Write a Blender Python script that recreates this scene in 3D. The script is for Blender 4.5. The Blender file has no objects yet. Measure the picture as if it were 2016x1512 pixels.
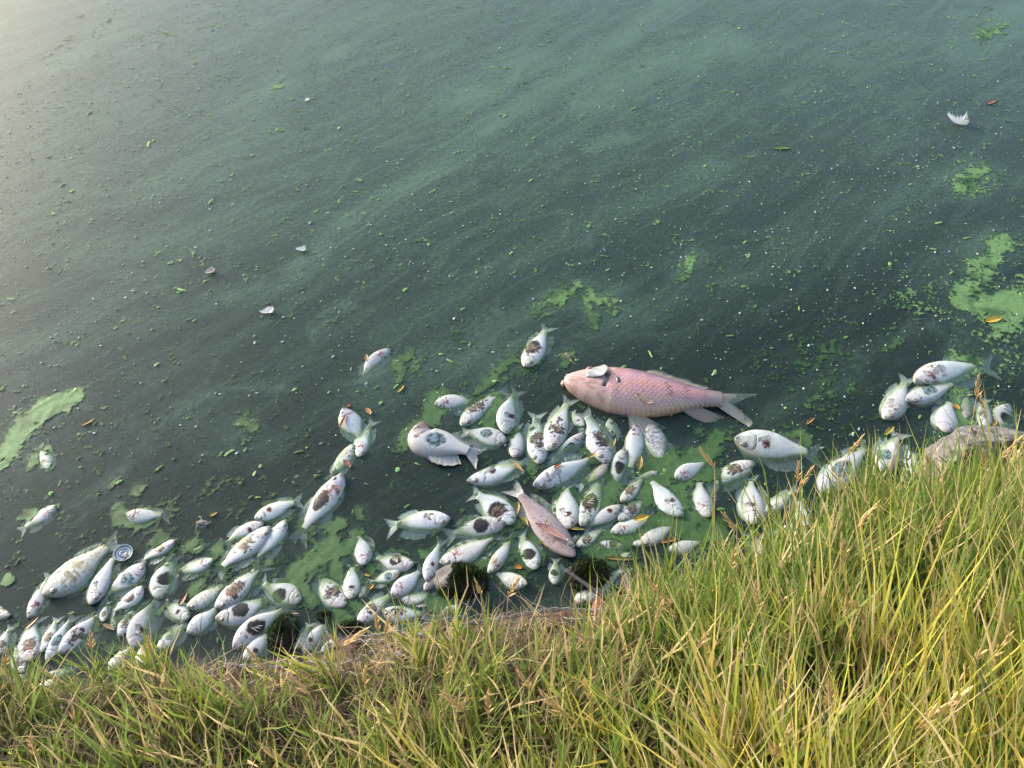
import bpy, math, random
import numpy as np
sc = bpy.context.scene
COL = sc.collection
R = math.radians
rng = np.random.default_rng(11)
random.seed(5)

# ------------------------------------------------------------------ camera
CAM_H, PITCH, HFOV = 1.90, R(50), R(65)
FPX = 1008 / math.tan(HFOV / 2)
cam = bpy.data.cameras.new('camera')
cam.sensor_width = 36
cam.lens = 18 / math.tan(HFOV / 2)
cam.clip_start, cam.clip_end = 0.02, 2000
camo = bpy.data.objects.new('camera', cam)
COL.objects.link(camo)
camo.location = (0, 0, CAM_H)
camo.rotation_euler = (math.pi / 2 - PITCH, 0, 0)
sc.camera = camo

# ------------------------------------------------------------------ light
SUN_EL, SUN_AZ = R(14), R(-54)            # low sun, to the left of the view direction (+Y)
world = bpy.data.worlds.new('World')
sc.world = world
world.use_nodes = True
wn = world.node_tree
sky = wn.nodes.new('ShaderNodeTexSky')
sky.sky_type = 'NISHITA'
sky.sun_disc = False
sky.sun_elevation = SUN_EL
sky.sun_rotation = SUN_AZ
sky.air_density = 1.0
sky.dust_density = 2.2
sky.ozone_density = 1.0
wn.links.new(sky.outputs[0], wn.nodes['Background'].inputs[0])
wn.nodes['Background'].inputs[1].default_value = 0.15
sun = bpy.data.lights.new('sun', 'SUN')
sun.energy = 2.0
sun.angle = R(14)
sun.color = (1.0, 0.965, 0.92)
suno = bpy.data.objects.new('sun', sun)
COL.objects.link(suno)
sd = (math.sin(SUN_AZ) * math.cos(SUN_EL), math.cos(SUN_AZ) * math.cos(SUN_EL), math.sin(SUN_EL))
from mathutils import Vector, Matrix
suno.rotation_euler = Vector(sd).to_track_quat('Z', 'Y').to_euler()
sc.view_settings.view_transform = 'Standard'
sc.view_settings.look = 'None'
sc.view_settings.gamma = 1
sc.view_settings.use_curve_mapping = False
sc.view_settings.exposure = 1.58
sc.render.engine = 'CYCLES'
sc.cycles.max_bounces = 8
sc.cycles.transparent_max_bounces = 16
sc.cycles.use_denoising = True
sc.cycles.caustics_reflective = False
sc.cycles.caustics_refractive = False

# ------------------------------------------------------------------ helpers
def ray(px, py):
    a = (px - 1008) / FPX
    b = (756 - py) / FPX
    c, s = math.cos(PITCH), math.sin(PITCH)
    return np.array([a, c + b * s, -s + b * c])

def at(px, py, z=0.0):
    d = ray(px, py)
    return np.array([0, 0, CAM_H]) + d * ((z - CAM_H) / d[2])

def project(p):
    c, s = math.cos(PITCH), math.sin(PITCH)
    x, y, z = p[0], p[1], p[2] - CAM_H
    dep = y * c - z * s
    return 1008 + FPX * x / dep, 756 - FPX * (y * s + z * c) / dep

def _hash(ix, iy, iz, seed):
    h = (ix.astype(np.int64) * 374761393 + iy.astype(np.int64) * 668265263 + iz.astype(np.int64) * 2147483647 + seed * 974711) & 0xffffffff
    h = ((h ^ (h >> 13)) * 1274126177) & 0xffffffff
    h = (h ^ (h >> 16)) & 0xffffffff
    return h / 4294967295.0

def vnoise(p, seed=0):
    p = np.asarray(p, float)
    i = np.floor(p).astype(np.int64)
    f = p - i
    f = f * f * (3 - 2 * f)
    out = 0
    for dx in (0, 1):
        wx = f[..., 0] if dx else 1 - f[..., 0]
        for dy in (0, 1):
            wy = f[..., 1] if dy else 1 - f[..., 1]
            for dz in (0, 1):
                wz = f[..., 2] if dz else 1 - f[..., 2]
                out = out + wx * wy * wz * _hash(i[..., 0] + dx, i[..., 1] + dy, i[..., 2] + dz, seed)
    return out

def fbm(p, octaves=4, seed=0, gain=0.5):
    p = np.asarray(p, float)
    a, tot, out = 1.0, 0.0, 0
    for k in range(octaves):
        out = out + a * vnoise(p * (2.03 ** k) + 17.3 * k, seed + k)
        tot += a
        a *= gain
    return out / tot

def smooth(x, a, b):
    t = np.clip((x - a) / (b - a), 0, 1)
    return t * t * (3 - 2 * t)

def mixc(c, d, f):
    f = np.asarray(f)[..., None]
    return c * (1 - f) + np.asarray(d) * f

def make_mesh(name, verts, faces, mat, col=None, smooth_shade=True, attrs=None, parent=None, uv=None):
    """faces: list of tuples or (n,3)/(n,4) int array"""
    me = bpy.data.meshes.new(name)
    verts = np.asarray(verts, np.float32)
    if isinstance(faces, np.ndarray):
        n, k = faces.shape
        me.vertices.add(len(verts))
        me.vertices.foreach_set('co', verts.ravel())
        me.loops.add(n * k)
        me.loops.foreach_set('vertex_index', faces.astype(np.int32).ravel())
        me.polygons.add(n)
        me.polygons.foreach_set('loop_start', np.arange(0, n * k, k, dtype=np.int32))
        me.polygons.foreach_set('loop_total', np.full(n, k, np.int32))
        me.update(calc_edges=True)
        me.validate()
    else:
        me.from_pydata([tuple(v) for v in verts.tolist()], [], faces)
    if smooth_shade:
        me.polygons.foreach_set('use_smooth', np.ones(len(me.polygons), bool))
    if col is not None:
        ca = me.color_attributes.new('Col', 'FLOAT_COLOR', 'POINT')
        c4 = np.ones((len(verts), 4), np.float32)
        c4[:, :3] = np.clip(col, 0, 1)
        ca.data.foreach_set('color', c4.ravel())
    for k, v in (attrs or {}).items():
        at_ = me.attributes.new(k, 'FLOAT', 'POINT')
        at_.data.foreach_set('value', np.asarray(v, np.float32))
    if mat:
        me.materials.append(mat)
    o = bpy.data.objects.new(name, me)
    COL.objects.link(o)
    if parent is not None:
        o.parent = parent
    return o

def tag(o, label=None, cat=None, group=None, kind=None):
    if label: o['label'] = label
    if cat: o['category'] = cat
    if group: o['group'] = group
    if kind: o['kind'] = kind
    return o

def grid_faces(n, m, wrap=False):
    i = np.arange(n - 1)[:, None]
    mm = m if wrap else m - 1
    j = np.arange(mm)[None, :]
    j2 = (j + 1) % m
    return np.stack([i * m + j, i * m + j2, (i + 1) * m + j2, (i + 1) * m + j], -1).reshape(-1, 4)

# ------------------------------------------------------------------ materials
def newmat(name):
    m = bpy.data.materials.new(name)
    m.use_nodes = True
    nt = m.node_tree
    for n in list(nt.nodes): nt.nodes.remove(n)
    out = nt.nodes.new('ShaderNodeOutputMaterial')
    return m, nt, out

def N(nt, t, **kw):
    n = nt.nodes.new(t)
    for k, v in kw.items():
        if k == 'inp':
            for kk, vv in v.items(): n.inputs[kk].default_value = vv
        else:
            setattr(n, k, v)
    return n

def col_mat(name, rough=0.5, spec=0.5, bump=None, transl=0.0, transp=0.0, coat=0.0, var=0.0, varscale=60):
    m, nt, out = newmat(name)
    L = nt.links.new
    a = N(nt, 'ShaderNodeAttribute', attribute_name='Col')
    csock = a.outputs['Color']
    if var:
        tc = N(nt, 'ShaderNodeTexCoord')
        nz = N(nt, 'ShaderNodeTexNoise', inp={'Scale': varscale, 'Detail': 5.0})
        L(tc.outputs['Object'], nz.inputs['Vector'])
        mr = N(nt, 'ShaderNodeMapRange', inp={'From Min': 0.3, 'From Max': 0.7, 'To Min': 1 - var, 'To Max': 1 + var})
        L(nz.outputs['Fac'], mr.inputs['Value'])
        mx = N(nt, 'ShaderNodeMix', data_type='RGBA', blend_type='MULTIPLY')
        mx.inputs['Factor'].default_value = 1
        L(csock, mx.inputs['A']); L(mr.outputs['Result'], mx.inputs['B'])
        csock = mx.outputs['Result']
    p = N(nt, 'ShaderNodeBsdfPrincipled', inp={'Roughness': rough, 'Specular IOR Level': spec, 'Coat Weight': coat, 'Coat Roughness': 0.15})
    L(csock, p.inputs['Base Color'])
    if bump:
        tc = N(nt, 'ShaderNodeTexCoord')
        nz = N(nt, 'ShaderNodeTexNoise', inp={'Scale': bump[0], 'Detail': 4.0})
        L(tc.outputs['Object'], nz.inputs['Vector'])
        b = N(nt, 'ShaderNodeBump', inp={'Strength': bump[1], 'Distance': bump[2]})
        L(nz.outputs['Fac'], b.inputs['Height'])
        L(b.outputs['Normal'], p.inputs['Normal'])
    s = p.outputs[0]
    if transl:
        t = N(nt, 'ShaderNodeBsdfTranslucent')
        L(csock, t.inputs['Color'])
        mx = N(nt, 'ShaderNodeMixShader', inp={0: transl})
        L(s, mx.inputs[1]); L(t.outputs[0], mx.inputs[2])
        s = mx.outputs[0]
    if transp:
        t = N(nt, 'ShaderNodeBsdfTransparent')
        mx = N(nt, 'ShaderNodeMixShader', inp={0: transp})
        L(s, mx.inputs[1]); L(t.outputs[0], mx.inputs[2])
        s = mx.outputs[0]
    L(s, out.inputs['Surface'])
    return m

M_fish = col_mat('fish_skin', rough=0.33, spec=0.3, bump=(380, 0.35, 0.0008), coat=0.08)
M_carp = col_mat('carp_skin', rough=0.36, spec=0.5, coat=0.25)
M_fin = col_mat('fin_membrane', rough=0.4, spec=0.4, transl=0.12, transp=0.14)
M_eye = col_mat('eye', rough=0.15, spec=0.6, coat=0.5)
M_grass = col_mat('grass_blade', rough=0.55, spec=0.25, transl=0.38)
M_straw = col_mat('dry_straw', rough=0.7, spec=0.2, transl=0.22)
M_rock = col_mat('rock', rough=0.8, spec=0.3, bump=(55, 0.6, 0.006), var=0.35, varscale=38)
M_moss = col_mat('moss', rough=0.9, spec=0.1, transl=0.1)
M_leaf = col_mat('leaf', rough=0.45, spec=0.35, transl=0.25, var=0.2, varscale=90)
M_algae = col_mat('algae', rough=0.6, spec=0.3, var=0.22, varscale=170)
M_scum = M_algae.copy()
M_scum.name = 'algae_film'
_nt = M_scum.node_tree
_o = [n for n in _nt.nodes if n.type == 'OUTPUT_MATERIAL'][0]
_p = [n for n in _nt.nodes if n.type == 'BSDF_PRINCIPLED'][0]
_a = N(_nt, 'ShaderNodeAttribute', attribute_name='thick')
_tc = N(_nt, 'ShaderNodeTexCoord')
_nz = N(_nt, 'ShaderNodeTexNoise', inp={'Scale': 230.0, 'Detail': 3.0})
_nt.links.new(_tc.outputs['Object'], _nz.inputs['Vector'])
_m1 = N(_nt, 'ShaderNodeMath', operation='MULTIPLY_ADD')
_m1.inputs[1].default_value = 1.6; _m1.inputs[2].default_value = -0.95
_nt.links.new(_nz.outputs['Fac'], _m1.inputs[0])
_m2 = N(_nt, 'ShaderNodeMath', operation='MULTIPLY_ADD', use_clamp=True)
_m2.inputs[1].default_value = 1.35
_nt.links.new(_a.outputs['Fac'], _m2.inputs[0]); _nt.links.new(_m1.outputs[0], _m2.inputs[2])
_t = N(_nt, 'ShaderNodeBsdfTransparent')
_mx = N(_nt, 'ShaderNodeMixShader')
_nt.links.new(_m2.outputs[0], _mx.inputs[0]); _nt.links.new(_t.outputs[0], _mx.inputs[1]); _nt.links.new(_p.outputs[0], _mx.inputs[2])
_nt.links.new(_mx.outputs[0], _o.inputs['Surface'])
M_wire = col_mat('wire', rough=0.5, spec=0.4, var=0.25, varscale=120)
M_wood = col_mat('wood', rough=0.75, spec=0.2, var=0.3, varscale=90)
M_metal = col_mat('tin', rough=0.35, spec=0.6)
for n in M_metal.node_tree.nodes:
    if n.type == 'BSDF_PRINCIPLED': n.inputs['Metallic'].default_value = 0.8
M_feather = col_mat('feather', rough=0.7, spec=0.2, transl=0.3)

# ------------------------------------------------------------------ shoreline and terrain
SHORE_PX = [(-900, 1500), (-300, 1385), (0, 1345), (200, 1345), (330, 1312), (450, 1305), (600, 1295), (720, 1250), (850, 1228), (1000, 1200),
            (1150, 1195), (1290, 1180), (1380, 1120), (1480, 1090), (1600, 1045), (1720, 985), (1820, 950), (1960, 925), (2150, 895), (2600, 850)]
SHORE = np.array([at(x, y)[:2] for x, y in SHORE_PX])
SHORE = np.vstack([[-90, SHORE[0, 1] - 12], [-6, SHORE[0, 1] - 0.6], SHORE, [6.5, SHORE[-1, 1] + 0.9], [90, SHORE[-1, 1] + 14]])

def shore_d(x, y):
    """signed distance to the waterline, positive on land (south of it)"""
    x = np.asarray(x, float); y = np.asarray(y, float)
    best = np.full(x.shape, 1e9)
    for k in range(len(SHORE) - 1):
        a, b = SHORE[k], SHORE[k + 1]
        ab = b - a
        t = np.clip(((x - a[0]) * ab[0] + (y - a[1]) * ab[1]) / (ab @ ab), 0, 1)
        best = np.minimum(best, np.hypot(x - a[0] - t * ab[0], y - a[1] - t * ab[1]))
    ys = np.interp(x, SHORE[:, 0], SHORE[:, 1])
    return np.where(y < ys, best, -best)

def terrain_z(x, y):
    x = np.asarray(x, float); y = np.asarray(y, float)
    d = shore_d(x, y)
    p = np.stack([x, y, np.zeros_like(x)], -1)
    nz = fbm(p * 7, 3, 31) - 0.5
    land = 0.055 * smooth(d, 0, 0.09) + 0.42 * np.clip(d, 0, 1.0) + 0.10 * np.clip(d - 1.0, 0, 6) + nz * 0.05 * smooth(d, 0, 0.15)
    land = land + 0.02 * np.clip(d - 7, 0, 200)
    w = -np.clip(-d, 0, None)
    under = 0.7 * np.maximum(w, -1.1) + nz * 0.04
    far = smooth(y, 70, 110) * 5
    under = under + far
    return np.where(d > 0, land, under - 0.01 * (d < 0))

def axis(lo, hi, step, far):
    mid = np.arange(lo, hi + step / 2, step)
    g = step
    L, H = [], []
    v = lo
    s = step
    while v > -far:
        s *= 1.5; v -= s; L.append(v)
    v = hi; s = step
    while v < far:
        s *= 1.5; v += s; H.append(v)
    return np.array(L[::-1] + mid.tolist() + H)

gx, gy = axis(-2.3, 2.5, 0.03, 400), axis(-0.2, 2.3, 0.03, 400)
X, Y = np.meshgrid(gx, gy, indexing='ij')
Z = terrain_z(X, Y)
pp = np.stack([X, Y, Z], -1)
n1 = fbm(pp * 18, 4, 3)
tcol = mixc(np.broadcast_to([0.055, 0.040, 0.026], pp.shape), [0.10, 0.078, 0.05], n1)
tcol = mixc(tcol, [0.035, 0.04, 0.03], smooth(-Z, -0.02, 0.02))
M_soil = col_mat('soil', rough=0.95, spec=0.1, bump=(60, 0.8, 0.012), var=0.35, varscale=45)
ground = make_mesh('ground', pp.reshape(-1, 3), grid_faces(len(gx), len(gy))[:, ::-1], M_soil, tcol.reshape(-1, 3))
tag(ground, kind='structure')

# ------------------------------------------------------------------ algae density field
# (pixel polyline), half width px, strength, softness: laid out on the water plane
STROKES_HARD = [
    ([(25, 885), (55, 835), (95, 803), (143, 783)], 20, 1.0), ([(5, 915), (25, 890)], 10, 0.62),
    ([(480, 830), (500, 850)], 20, 0.55), ([(468, 818), (478, 870)], 12, 0.5),
    ([(1075, 600), (1110, 575), (1150, 572), (1190, 590), (1215, 606)], 22, 0.6), ([(1150, 590), (1178, 640)], 14, 0.62),
    ([(955, 752), (985, 728), (1015, 712)], 9, 0.8), ([(930, 775), (955, 755)], 6, 0.7),
    ([(775, 712), (785, 740)], 12, 0.85), ([(812, 690), (800, 705)], 7, 0.85), ([(818, 708), (824, 740)], 9, 0.8),
    ([(905, 772), (1000, 748)], 7, 0.6),
    ([(862, 788), (862, 815), (835, 838), (800, 870)], 20, 1.0), ([(880, 800), (852, 832)], 14, 1.0), ([(792, 865), (788, 880)], 8, 0.85),
    ([(975, 780), (985, 800), (960, 828)], 13, 0.9), ([(990, 832), (1010, 850)], 8, 0.8),
    ([(1975, 470), (1945, 515), (1915, 560), (1885, 585)], 18, 0.72), ([(2030, 580), (1980, 598), (1925, 600)], 24, 0.95),
    ([(2030, 605), (1975, 612)], 26, 1.0), ([(1960, 640), (1985, 650)], 14, 0.66), ([(2016, 470), (1985, 475)], 12, 0.6),
    ([(1900, 370), (1930, 335)], 26, 0.60), ([(1885, 375), (1915, 365)], 16, 0.62),
    ([(1345, 540), (1360, 505)], 12, 0.62), ([(1680, 755), (1640, 770)], 12, 0.6), ([(1720, 690), (1790, 655)], 10, 0.52),
    ([(1935, 75), (1965, 50)], 16, 0.55),
    ([(1310, 905), (1290, 960), (1330, 985)], 28, 1.0), ([(1380, 895), (1345, 925)], 20, 1.0), ([(1400, 930), (1345, 960)], 14, 0.95),
    ([(1270, 975), (1255, 1000)], 20, 0.95), ([(1365, 1020), (1400, 1045), (1345, 1045)], 22, 0.95), ([(1310, 1030), (1260, 1055), (1200, 1060)], 18, 0.95),
    ([(1160, 1085), (1210, 1092)], 17, 1.0), ([(1240, 1060), (1275, 1045)], 14, 0.9), ([(1210, 960), (1200, 990), (1185, 1000)], 16, 0.9),
    ([(1150, 895), (1165, 905)], 8, 0.8), ([(1420, 850), (1400, 885), (1385, 895)], 12, 0.85), ([(1425, 868), (1380, 850)], 12, 0.6),
    ([(1055, 880), (1050, 925)], 10, 0.66), ([(1445, 840), (1435, 865)], 14, 0.7),
    ([(1542, 852), (1575, 848), (1594, 870)], 9, 0.8),
    ([(590, 1150), (595, 1120), (625, 1092), (650, 1078)], 20, 1.0), ([(648, 1045), (670, 1032)], 14, 0.95), ([(640, 1100), (690, 1085), (700, 1055)], 14, 0.9),
    ([(600, 1175), (620, 1180)], 13, 0.9), ([(660, 1100), (668, 1150), (690, 1190)], 13, 0.95), ([(700, 1195), (715, 1200)], 14, 0.85), ([(725, 1100), (735, 1120)], 10, 0.85),
    ([(712, 1000), (714, 1020)], 7, 0.8), ([(660, 1210), (690, 1225)], 20, 0.8), ([(860, 1195), (890, 1200)], 16, 0.9), ([(825, 1175), (850, 1190)], 8, 0.8),
    ([(237, 992), (240, 1025)], 11, 0.95), ([(258, 1033), (290, 1036)], 9, 1.0), ([(277, 962), (270, 970)], 8, 0.85), ([(232, 940), (222, 952)], 6, 0.95),
    ([(425, 1085), (440, 1075)], 12, 0.9), ([(440, 1100), (450, 1090)], 7, 0.8), ([(530, 1115), (535, 1100)], 9, 0.85), ([(375, 1168), (392, 1150)], 8, 0.9),
    ([(380, 1072), (395, 1076)], 12, 0.66), ([(70, 905), (72, 912)], 11, 0.8), ([(96, 885), (99, 890)], 5, 0.8), ([(48, 1020), (58, 1015)], 10, 0.8),
    ([(300, 1080), (320, 1068)], 14, 0.68), ([(265, 1210), (255, 1240)], 12, 0.62), ([(335, 1245), (325, 1250)], 12, 0.62), ([(320, 1195), (318, 1205)], 5, 0.9),
    ([(10, 1135), (16, 1127)], 6, 0.9), ([(1110, 1230), (1030, 1195)], 9, 0.6), ([(1890, 830), (1925, 850), (1905, 870)], 22, 0.95), ([(1845, 850), (1840, 870)], 12, 0.8),
    ([(1865, 710), (1880, 695)], 10, 0.66), ([(1900, 775), (1890, 800)], 12, 0.6), ([(1130, 690), (1112, 712)], 9, 0.85), ([(1000, 1040), (1040, 1030)], 12, 0.6),
    ([(905, 1090), (930, 1070), (960, 1060)], 10, 0.72), ([(822, 1090), (835, 1095)], 9, 0.8), ([(1070, 1080), (1060, 1060)], 14, 0.66), ([(945, 1110), (970, 1108)], 9, 0.85),
    ([(540, 180), (548, 165)], 6, 0.62), ([(1610, 780), (1590, 800)], 6, 0.6), ([(885, 1220), (960, 1180)], 10, 0.6),
]
STROKES_SOFT = [
    ([(580, 535), (625, 500), (640, 465), (690, 430)], 22, 0.6), ([(640, 470), (860, 330), (980, 240), (1150, 130), (1330, 0)], 26, 0.42),
    ([(640, 110), (690, 85)], 10, 0.5), ([(60, 160), (130, 120), (230, 60)], 24, 0.25), ([(480, 220), (560, 170)], 26, 0.35),
    ([(200, 960), (300, 850), (350, 800), (440, 770), (560, 760)], 12, 0.55), ([(230, 940), (110, 1080)], 14, 0.3), ([(120, 1010), (220, 950)], 8, 0.6),
    ([(0, 690), (120, 660), (250, 560), (330, 540)], 26, 0.35), ([(260, 650), (420, 590), (560, 560)], 26, 0.3), ([(620, 660), (650, 610), (700, 600)], 9, 0.55),
    ([(760, 660), (860, 600), (1000, 520), (1180, 430), (1400, 330)], 36, 0.3), ([(1170, 290), (1230, 270)], 14, 0.55), ([(1060, 600), (990, 640), (930, 670)], 26, 0.5), ([(930, 660), (985, 610)], 10, 0.7),
    ([(1100, 580), (1200, 580), (1215, 620)], 40, 0.5), ([(740, 770), (800, 730), (900, 720), (1010, 700)], 55, 0.55), ([(1480, 850), (1560, 790), (1650, 720), (1750, 670), (1880, 620)], 26, 0.5),
    ([(1640, 770), (1690, 750), (1700, 700), (1660, 690)], 16, 0.55), ([(1900, 610), (1850, 560), (1950, 480), (2030, 470)], 50, 0.5), ([(1980, 700), (1900, 680), (2016, 640)], 46, 0.5),
    ([(1880, 360), (1940, 340)], 40, 0.55), ([(1340, 540), (1370, 500)], 24, 0.5), ([(1700, 470), (1740, 400), (1840, 370)], 40, 0.25), ([(1250, 640), (1400, 560), (1600, 470), (1800, 430)], 34, 0.28),
    ([(560, 1000), (640, 960), (720, 900), (740, 860)], 40, 0.35), ([(440, 850), (520, 880)], 40, 0.4), ([(360, 820), (400, 900)], 30, 0.25), ([(880, 1060), (960, 960)], 30, 0.2),
    ([(1240, 920), (1400, 900), (1340, 1040)], 60, 0.45), ([(640, 1120), (690, 1190)], 60, 0.4), ([(1900, 100), (2000, 20)], 40, 0.3), ([(1440, 80), (1300, 130), (1170, 200)], 36, 0.42), ([(900, 190), (1050, 120)], 40, 0.3),
    ([(280, 380), (420, 300), (520, 250)], 30, 0.3), ([(150, 500), (300, 480), (520, 430)], 40, 0.2), ([(1090, 700), (1180, 660), (1290, 620)], 16, 0.35), ([(1420, 860), (1500, 840)], 30, 0.4),
]

def field(x, y, strokes, soft):
    out = np.zeros(np.shape(x))
    for pts, w, s in strokes:
        P = np.array([at(*q)[:2] for q in pts])
        mid = pts[len(pts) // 2]
        wpx = np.linalg.norm(at(mid[0] + w, mid[1])[:2] - at(*mid)[:2])
        wpy = np.linalg.norm(at(mid[0], mid[1] + w)[:2] - at(*mid)[:2])
        wd = 0.55 * wpx + 0.45 * wpy
        lo, hi = P.min(0) - 3 * wd, P.max(0) + 3 * wd
        sel = (x > lo[0]) & (x < hi[0]) & (y > lo[1]) & (y < hi[1])
        if not sel.any(): continue
        xs, ys = x[sel], y[sel]
        best = np.full(xs.shape, 1e9)
        for k in range(len(P) - 1):
            a, b = P[k], P[k + 1]
            ab = b - a
            t = np.clip(((xs - a[0]) * ab[0] + (ys - a[1]) * ab[1]) / max(ab @ ab, 1e-9), 0, 1)
            best = np.minimum(best, np.hypot(xs - a[0] - t * ab[0], ys - a[1] - t * ab[1]))
        v = s * (1 - smooth(best, wd * (1 - soft), wd * (1 + soft * 1.4)))
        out[sel] = np.maximum(out[sel], v)
    return out

# ------------------------------------------------------------------ water
wx, wy = axis(-3.2, 3.2, 0.03, 380), axis(0.5, 5.6, 0.03, 380)
wy = wy[wy > -60]
WX, WY = np.meshgrid(wx, wy, indexing='ij')
wn_ = 0.04 * (fbm(np.stack([WX * 5, WY * 5, WX * 0], -1), 3, 77) - 0.5)
soft = field(WX + wn_, WY + wn_, [(p_, w_ * 0.75, s_ * 0.85) for p_, w_, s_ in STROKES_SOFT], 0.85)
hardf = field(WX, WY, STROKES_HARD, 0.8) * 0.7
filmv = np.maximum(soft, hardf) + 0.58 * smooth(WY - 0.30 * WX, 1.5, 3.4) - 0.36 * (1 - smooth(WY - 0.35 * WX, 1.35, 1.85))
V = np.stack([WX, WY, np.zeros_like(WX)], -1).reshape(-1, 3)
F = grid_faces(len(wx), len(wy))[:, ::-1]
nx, ny = len(wx), len(wy)
# closed box: add a bottom sheet and sides
nb = len(V)
bx = [(wx[0], wy[0], -6), (wx[-1], wy[0], -6), (wx[-1], wy[-1], -6), (wx[0], wy[-1], -6), (wx[0], wy[0], 0), (wx[-1], wy[0], 0), (wx[-1], wy[-1], 0), (wx[0], wy[-1], 0)]
V = np.vstack([V, bx])
F2 = np.array([[nb + 3, nb + 2, nb + 1, nb], [nb, nb + 1, nb + 5, nb + 4], [nb + 1, nb + 2, nb + 6, nb + 5], [nb + 2, nb + 3, nb + 7, nb + 6], [nb + 3, nb, nb + 4, nb + 7]])
F = np.vstack([F, F2])
M_water, nt, out = newmat('murky_water')
L = nt.links.new
tc = N(nt, 'ShaderNodeTexCoord')
mpr = N(nt, 'ShaderNodeMapping')
mpr.inputs['Rotation'].default_value = (0, 0, R(-42))
L(tc.outputs['Object'], mpr.inputs['Vector'])
mp = N(nt, 'ShaderNodeMapping')
mp.inputs['Scale'].default_value = (0.75, 4.0, 1)
L(mpr.outputs[0], mp.inputs['Vector'])
wob = N(nt, 'ShaderNodeTexNoise', inp={'Scale': 2.2, 'Detail': 3.0})
L(tc.outputs['Object'], wob.inputs['Vector'])
wadd = N(nt, 'ShaderNodeMix', data_type='RGBA', blend_type='LINEAR_LIGHT')
wadd.inputs['Factor'].default_value = 0.38
L(mp.outputs[0], wadd.inputs['A']); L(wob.outputs['Color'], wadd.inputs['B'])
st = N(nt, 'ShaderNodeTexNoise', inp={'Scale': 2.8, 'Detail': 10.0, 'Roughness': 0.66, 'Distortion': 0.5})
L(wadd.outputs['Result'], st.inputs['Vector'])
gr = N(nt, 'ShaderNodeTexNoise', inp={'Scale': 95.0, 'Detail': 4.0, 'Roughness': 0.7})
mp2 = N(nt, 'ShaderNodeMapping')
mp2.inputs['Scale'].default_value = (0.5, 1.3, 1)
L(mpr.outputs[0], mp2.inputs['Vector']); L(mp2.outputs[0], gr.inputs['Vector'])
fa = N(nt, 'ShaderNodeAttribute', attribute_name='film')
def math_(op, a, b=None, c=None, clamp=False):
    n = N(nt, 'ShaderNodeMath', operation=op, use_clamp=clamp)
    for k, v in enumerate((a, b, c)):
        if v is None: continue
        if isinstance(v, (int, float)): n.inputs[k].default_value = v
        else: L(v, n.inputs[k])
    return n.outputs[0]
# film amount = streak noise + drawn drifts, broken up by the fine grain
s1 = math_('SUBTRACT', st.outputs['Fac'], 0.50)
s1 = math_('MULTIPLY', s1, 0.55)
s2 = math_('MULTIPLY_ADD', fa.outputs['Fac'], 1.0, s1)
g1 = math_('SUBTRACT', gr.outputs['Fac'], 0.5)
rd = N(nt, 'ShaderNodeTexNoise', noise_type='RIDGED_MULTIFRACTAL', inp={'Scale': 2.3, 'Detail': 8.0, 'Roughness': 0.62, 'Lacunarity': 2.2, 'Distortion': 0.9})
rd.inputs['Offset'].default_value = 0.9
rd.inputs['Gain'].default_value = 1.6
L(wadd.outputs['Result'], rd.inputs['Vector'])
rdm = N(nt, 'ShaderNodeMapRange', inp={'From Min': 0.75, 'From Max': 2.0, 'To Min': -0.05, 'To Max': 0.34})
L(rd.outputs['Fac'], rdm.inputs['Value'])
s2b = math_('ADD', s2, rdm.outputs['Result'])
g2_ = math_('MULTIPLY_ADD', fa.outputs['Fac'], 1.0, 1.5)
g3_ = math_('MULTIPLY', g1, g2_)
s3 = math_('ADD', g3_, s2b)
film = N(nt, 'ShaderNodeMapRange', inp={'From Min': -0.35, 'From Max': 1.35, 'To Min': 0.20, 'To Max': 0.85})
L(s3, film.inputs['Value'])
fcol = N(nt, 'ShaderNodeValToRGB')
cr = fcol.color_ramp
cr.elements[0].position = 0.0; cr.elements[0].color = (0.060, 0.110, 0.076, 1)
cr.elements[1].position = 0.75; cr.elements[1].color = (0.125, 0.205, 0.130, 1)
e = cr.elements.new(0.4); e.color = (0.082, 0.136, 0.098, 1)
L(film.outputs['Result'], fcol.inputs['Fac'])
dif = N(nt, 'ShaderNodeBsdfDiffuse')
L(fcol.outputs['Color'], dif.inputs['Color'])
tr = N(nt, 'ShaderNodeBsdfTransparent', inp={'Color': (0.93, 0.97, 0.94, 1)})
mxa = N(nt, 'ShaderNodeMixShader')
L(film.outputs['Result'], mxa.inputs[0]); L(tr.outputs[0], mxa.inputs[1]); L(dif.outputs[0], mxa.inputs[2])
rip = N(nt, 'ShaderNodeTexNoise', inp={'Scale': 5.0, 'Detail': 3.0})
L(tc.outputs['Object'], rip.inputs['Vector'])
bp = N(nt, 'ShaderNodeBump', inp={'Strength': 0.035, 'Distance': 0.02})
L(rip.outputs['Fac'], bp.inputs['Height'])
fr = N(nt, 'ShaderNodeFresnel', inp={'IOR': 1.38})
L(bp.outputs['Normal'], fr.inputs['Normal'])
gl = N(nt, 'ShaderNodeBsdfAnisotropic', inp={'Roughness': 0.34, 'Color': (1, 1, 1, 1)})
L(bp.outputs['Normal'], gl.inputs['Normal'])
mxb = N(nt, 'ShaderNodeMixShader')
geo = N(nt, 'ShaderNodeNewGeometry')
frf = math_('SUBTRACT', 1.0, geo.outputs['Backfacing'])
frm = math_('MULTIPLY', fr.outputs[0], frf)
L(frm, mxb.inputs[0]); L(mxa.outputs[0], mxb.inputs[1]); L(gl.outputs[0], mxb.inputs[2])
L(mxb.outputs[0], out.inputs['Surface'])
va = N(nt, 'ShaderNodeVolumeAbsorption', inp={'Color': (0.45, 0.62, 0.58, 1), 'Density': 8.5})
L(va.outputs[0], out.inputs['Volume'])
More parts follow.
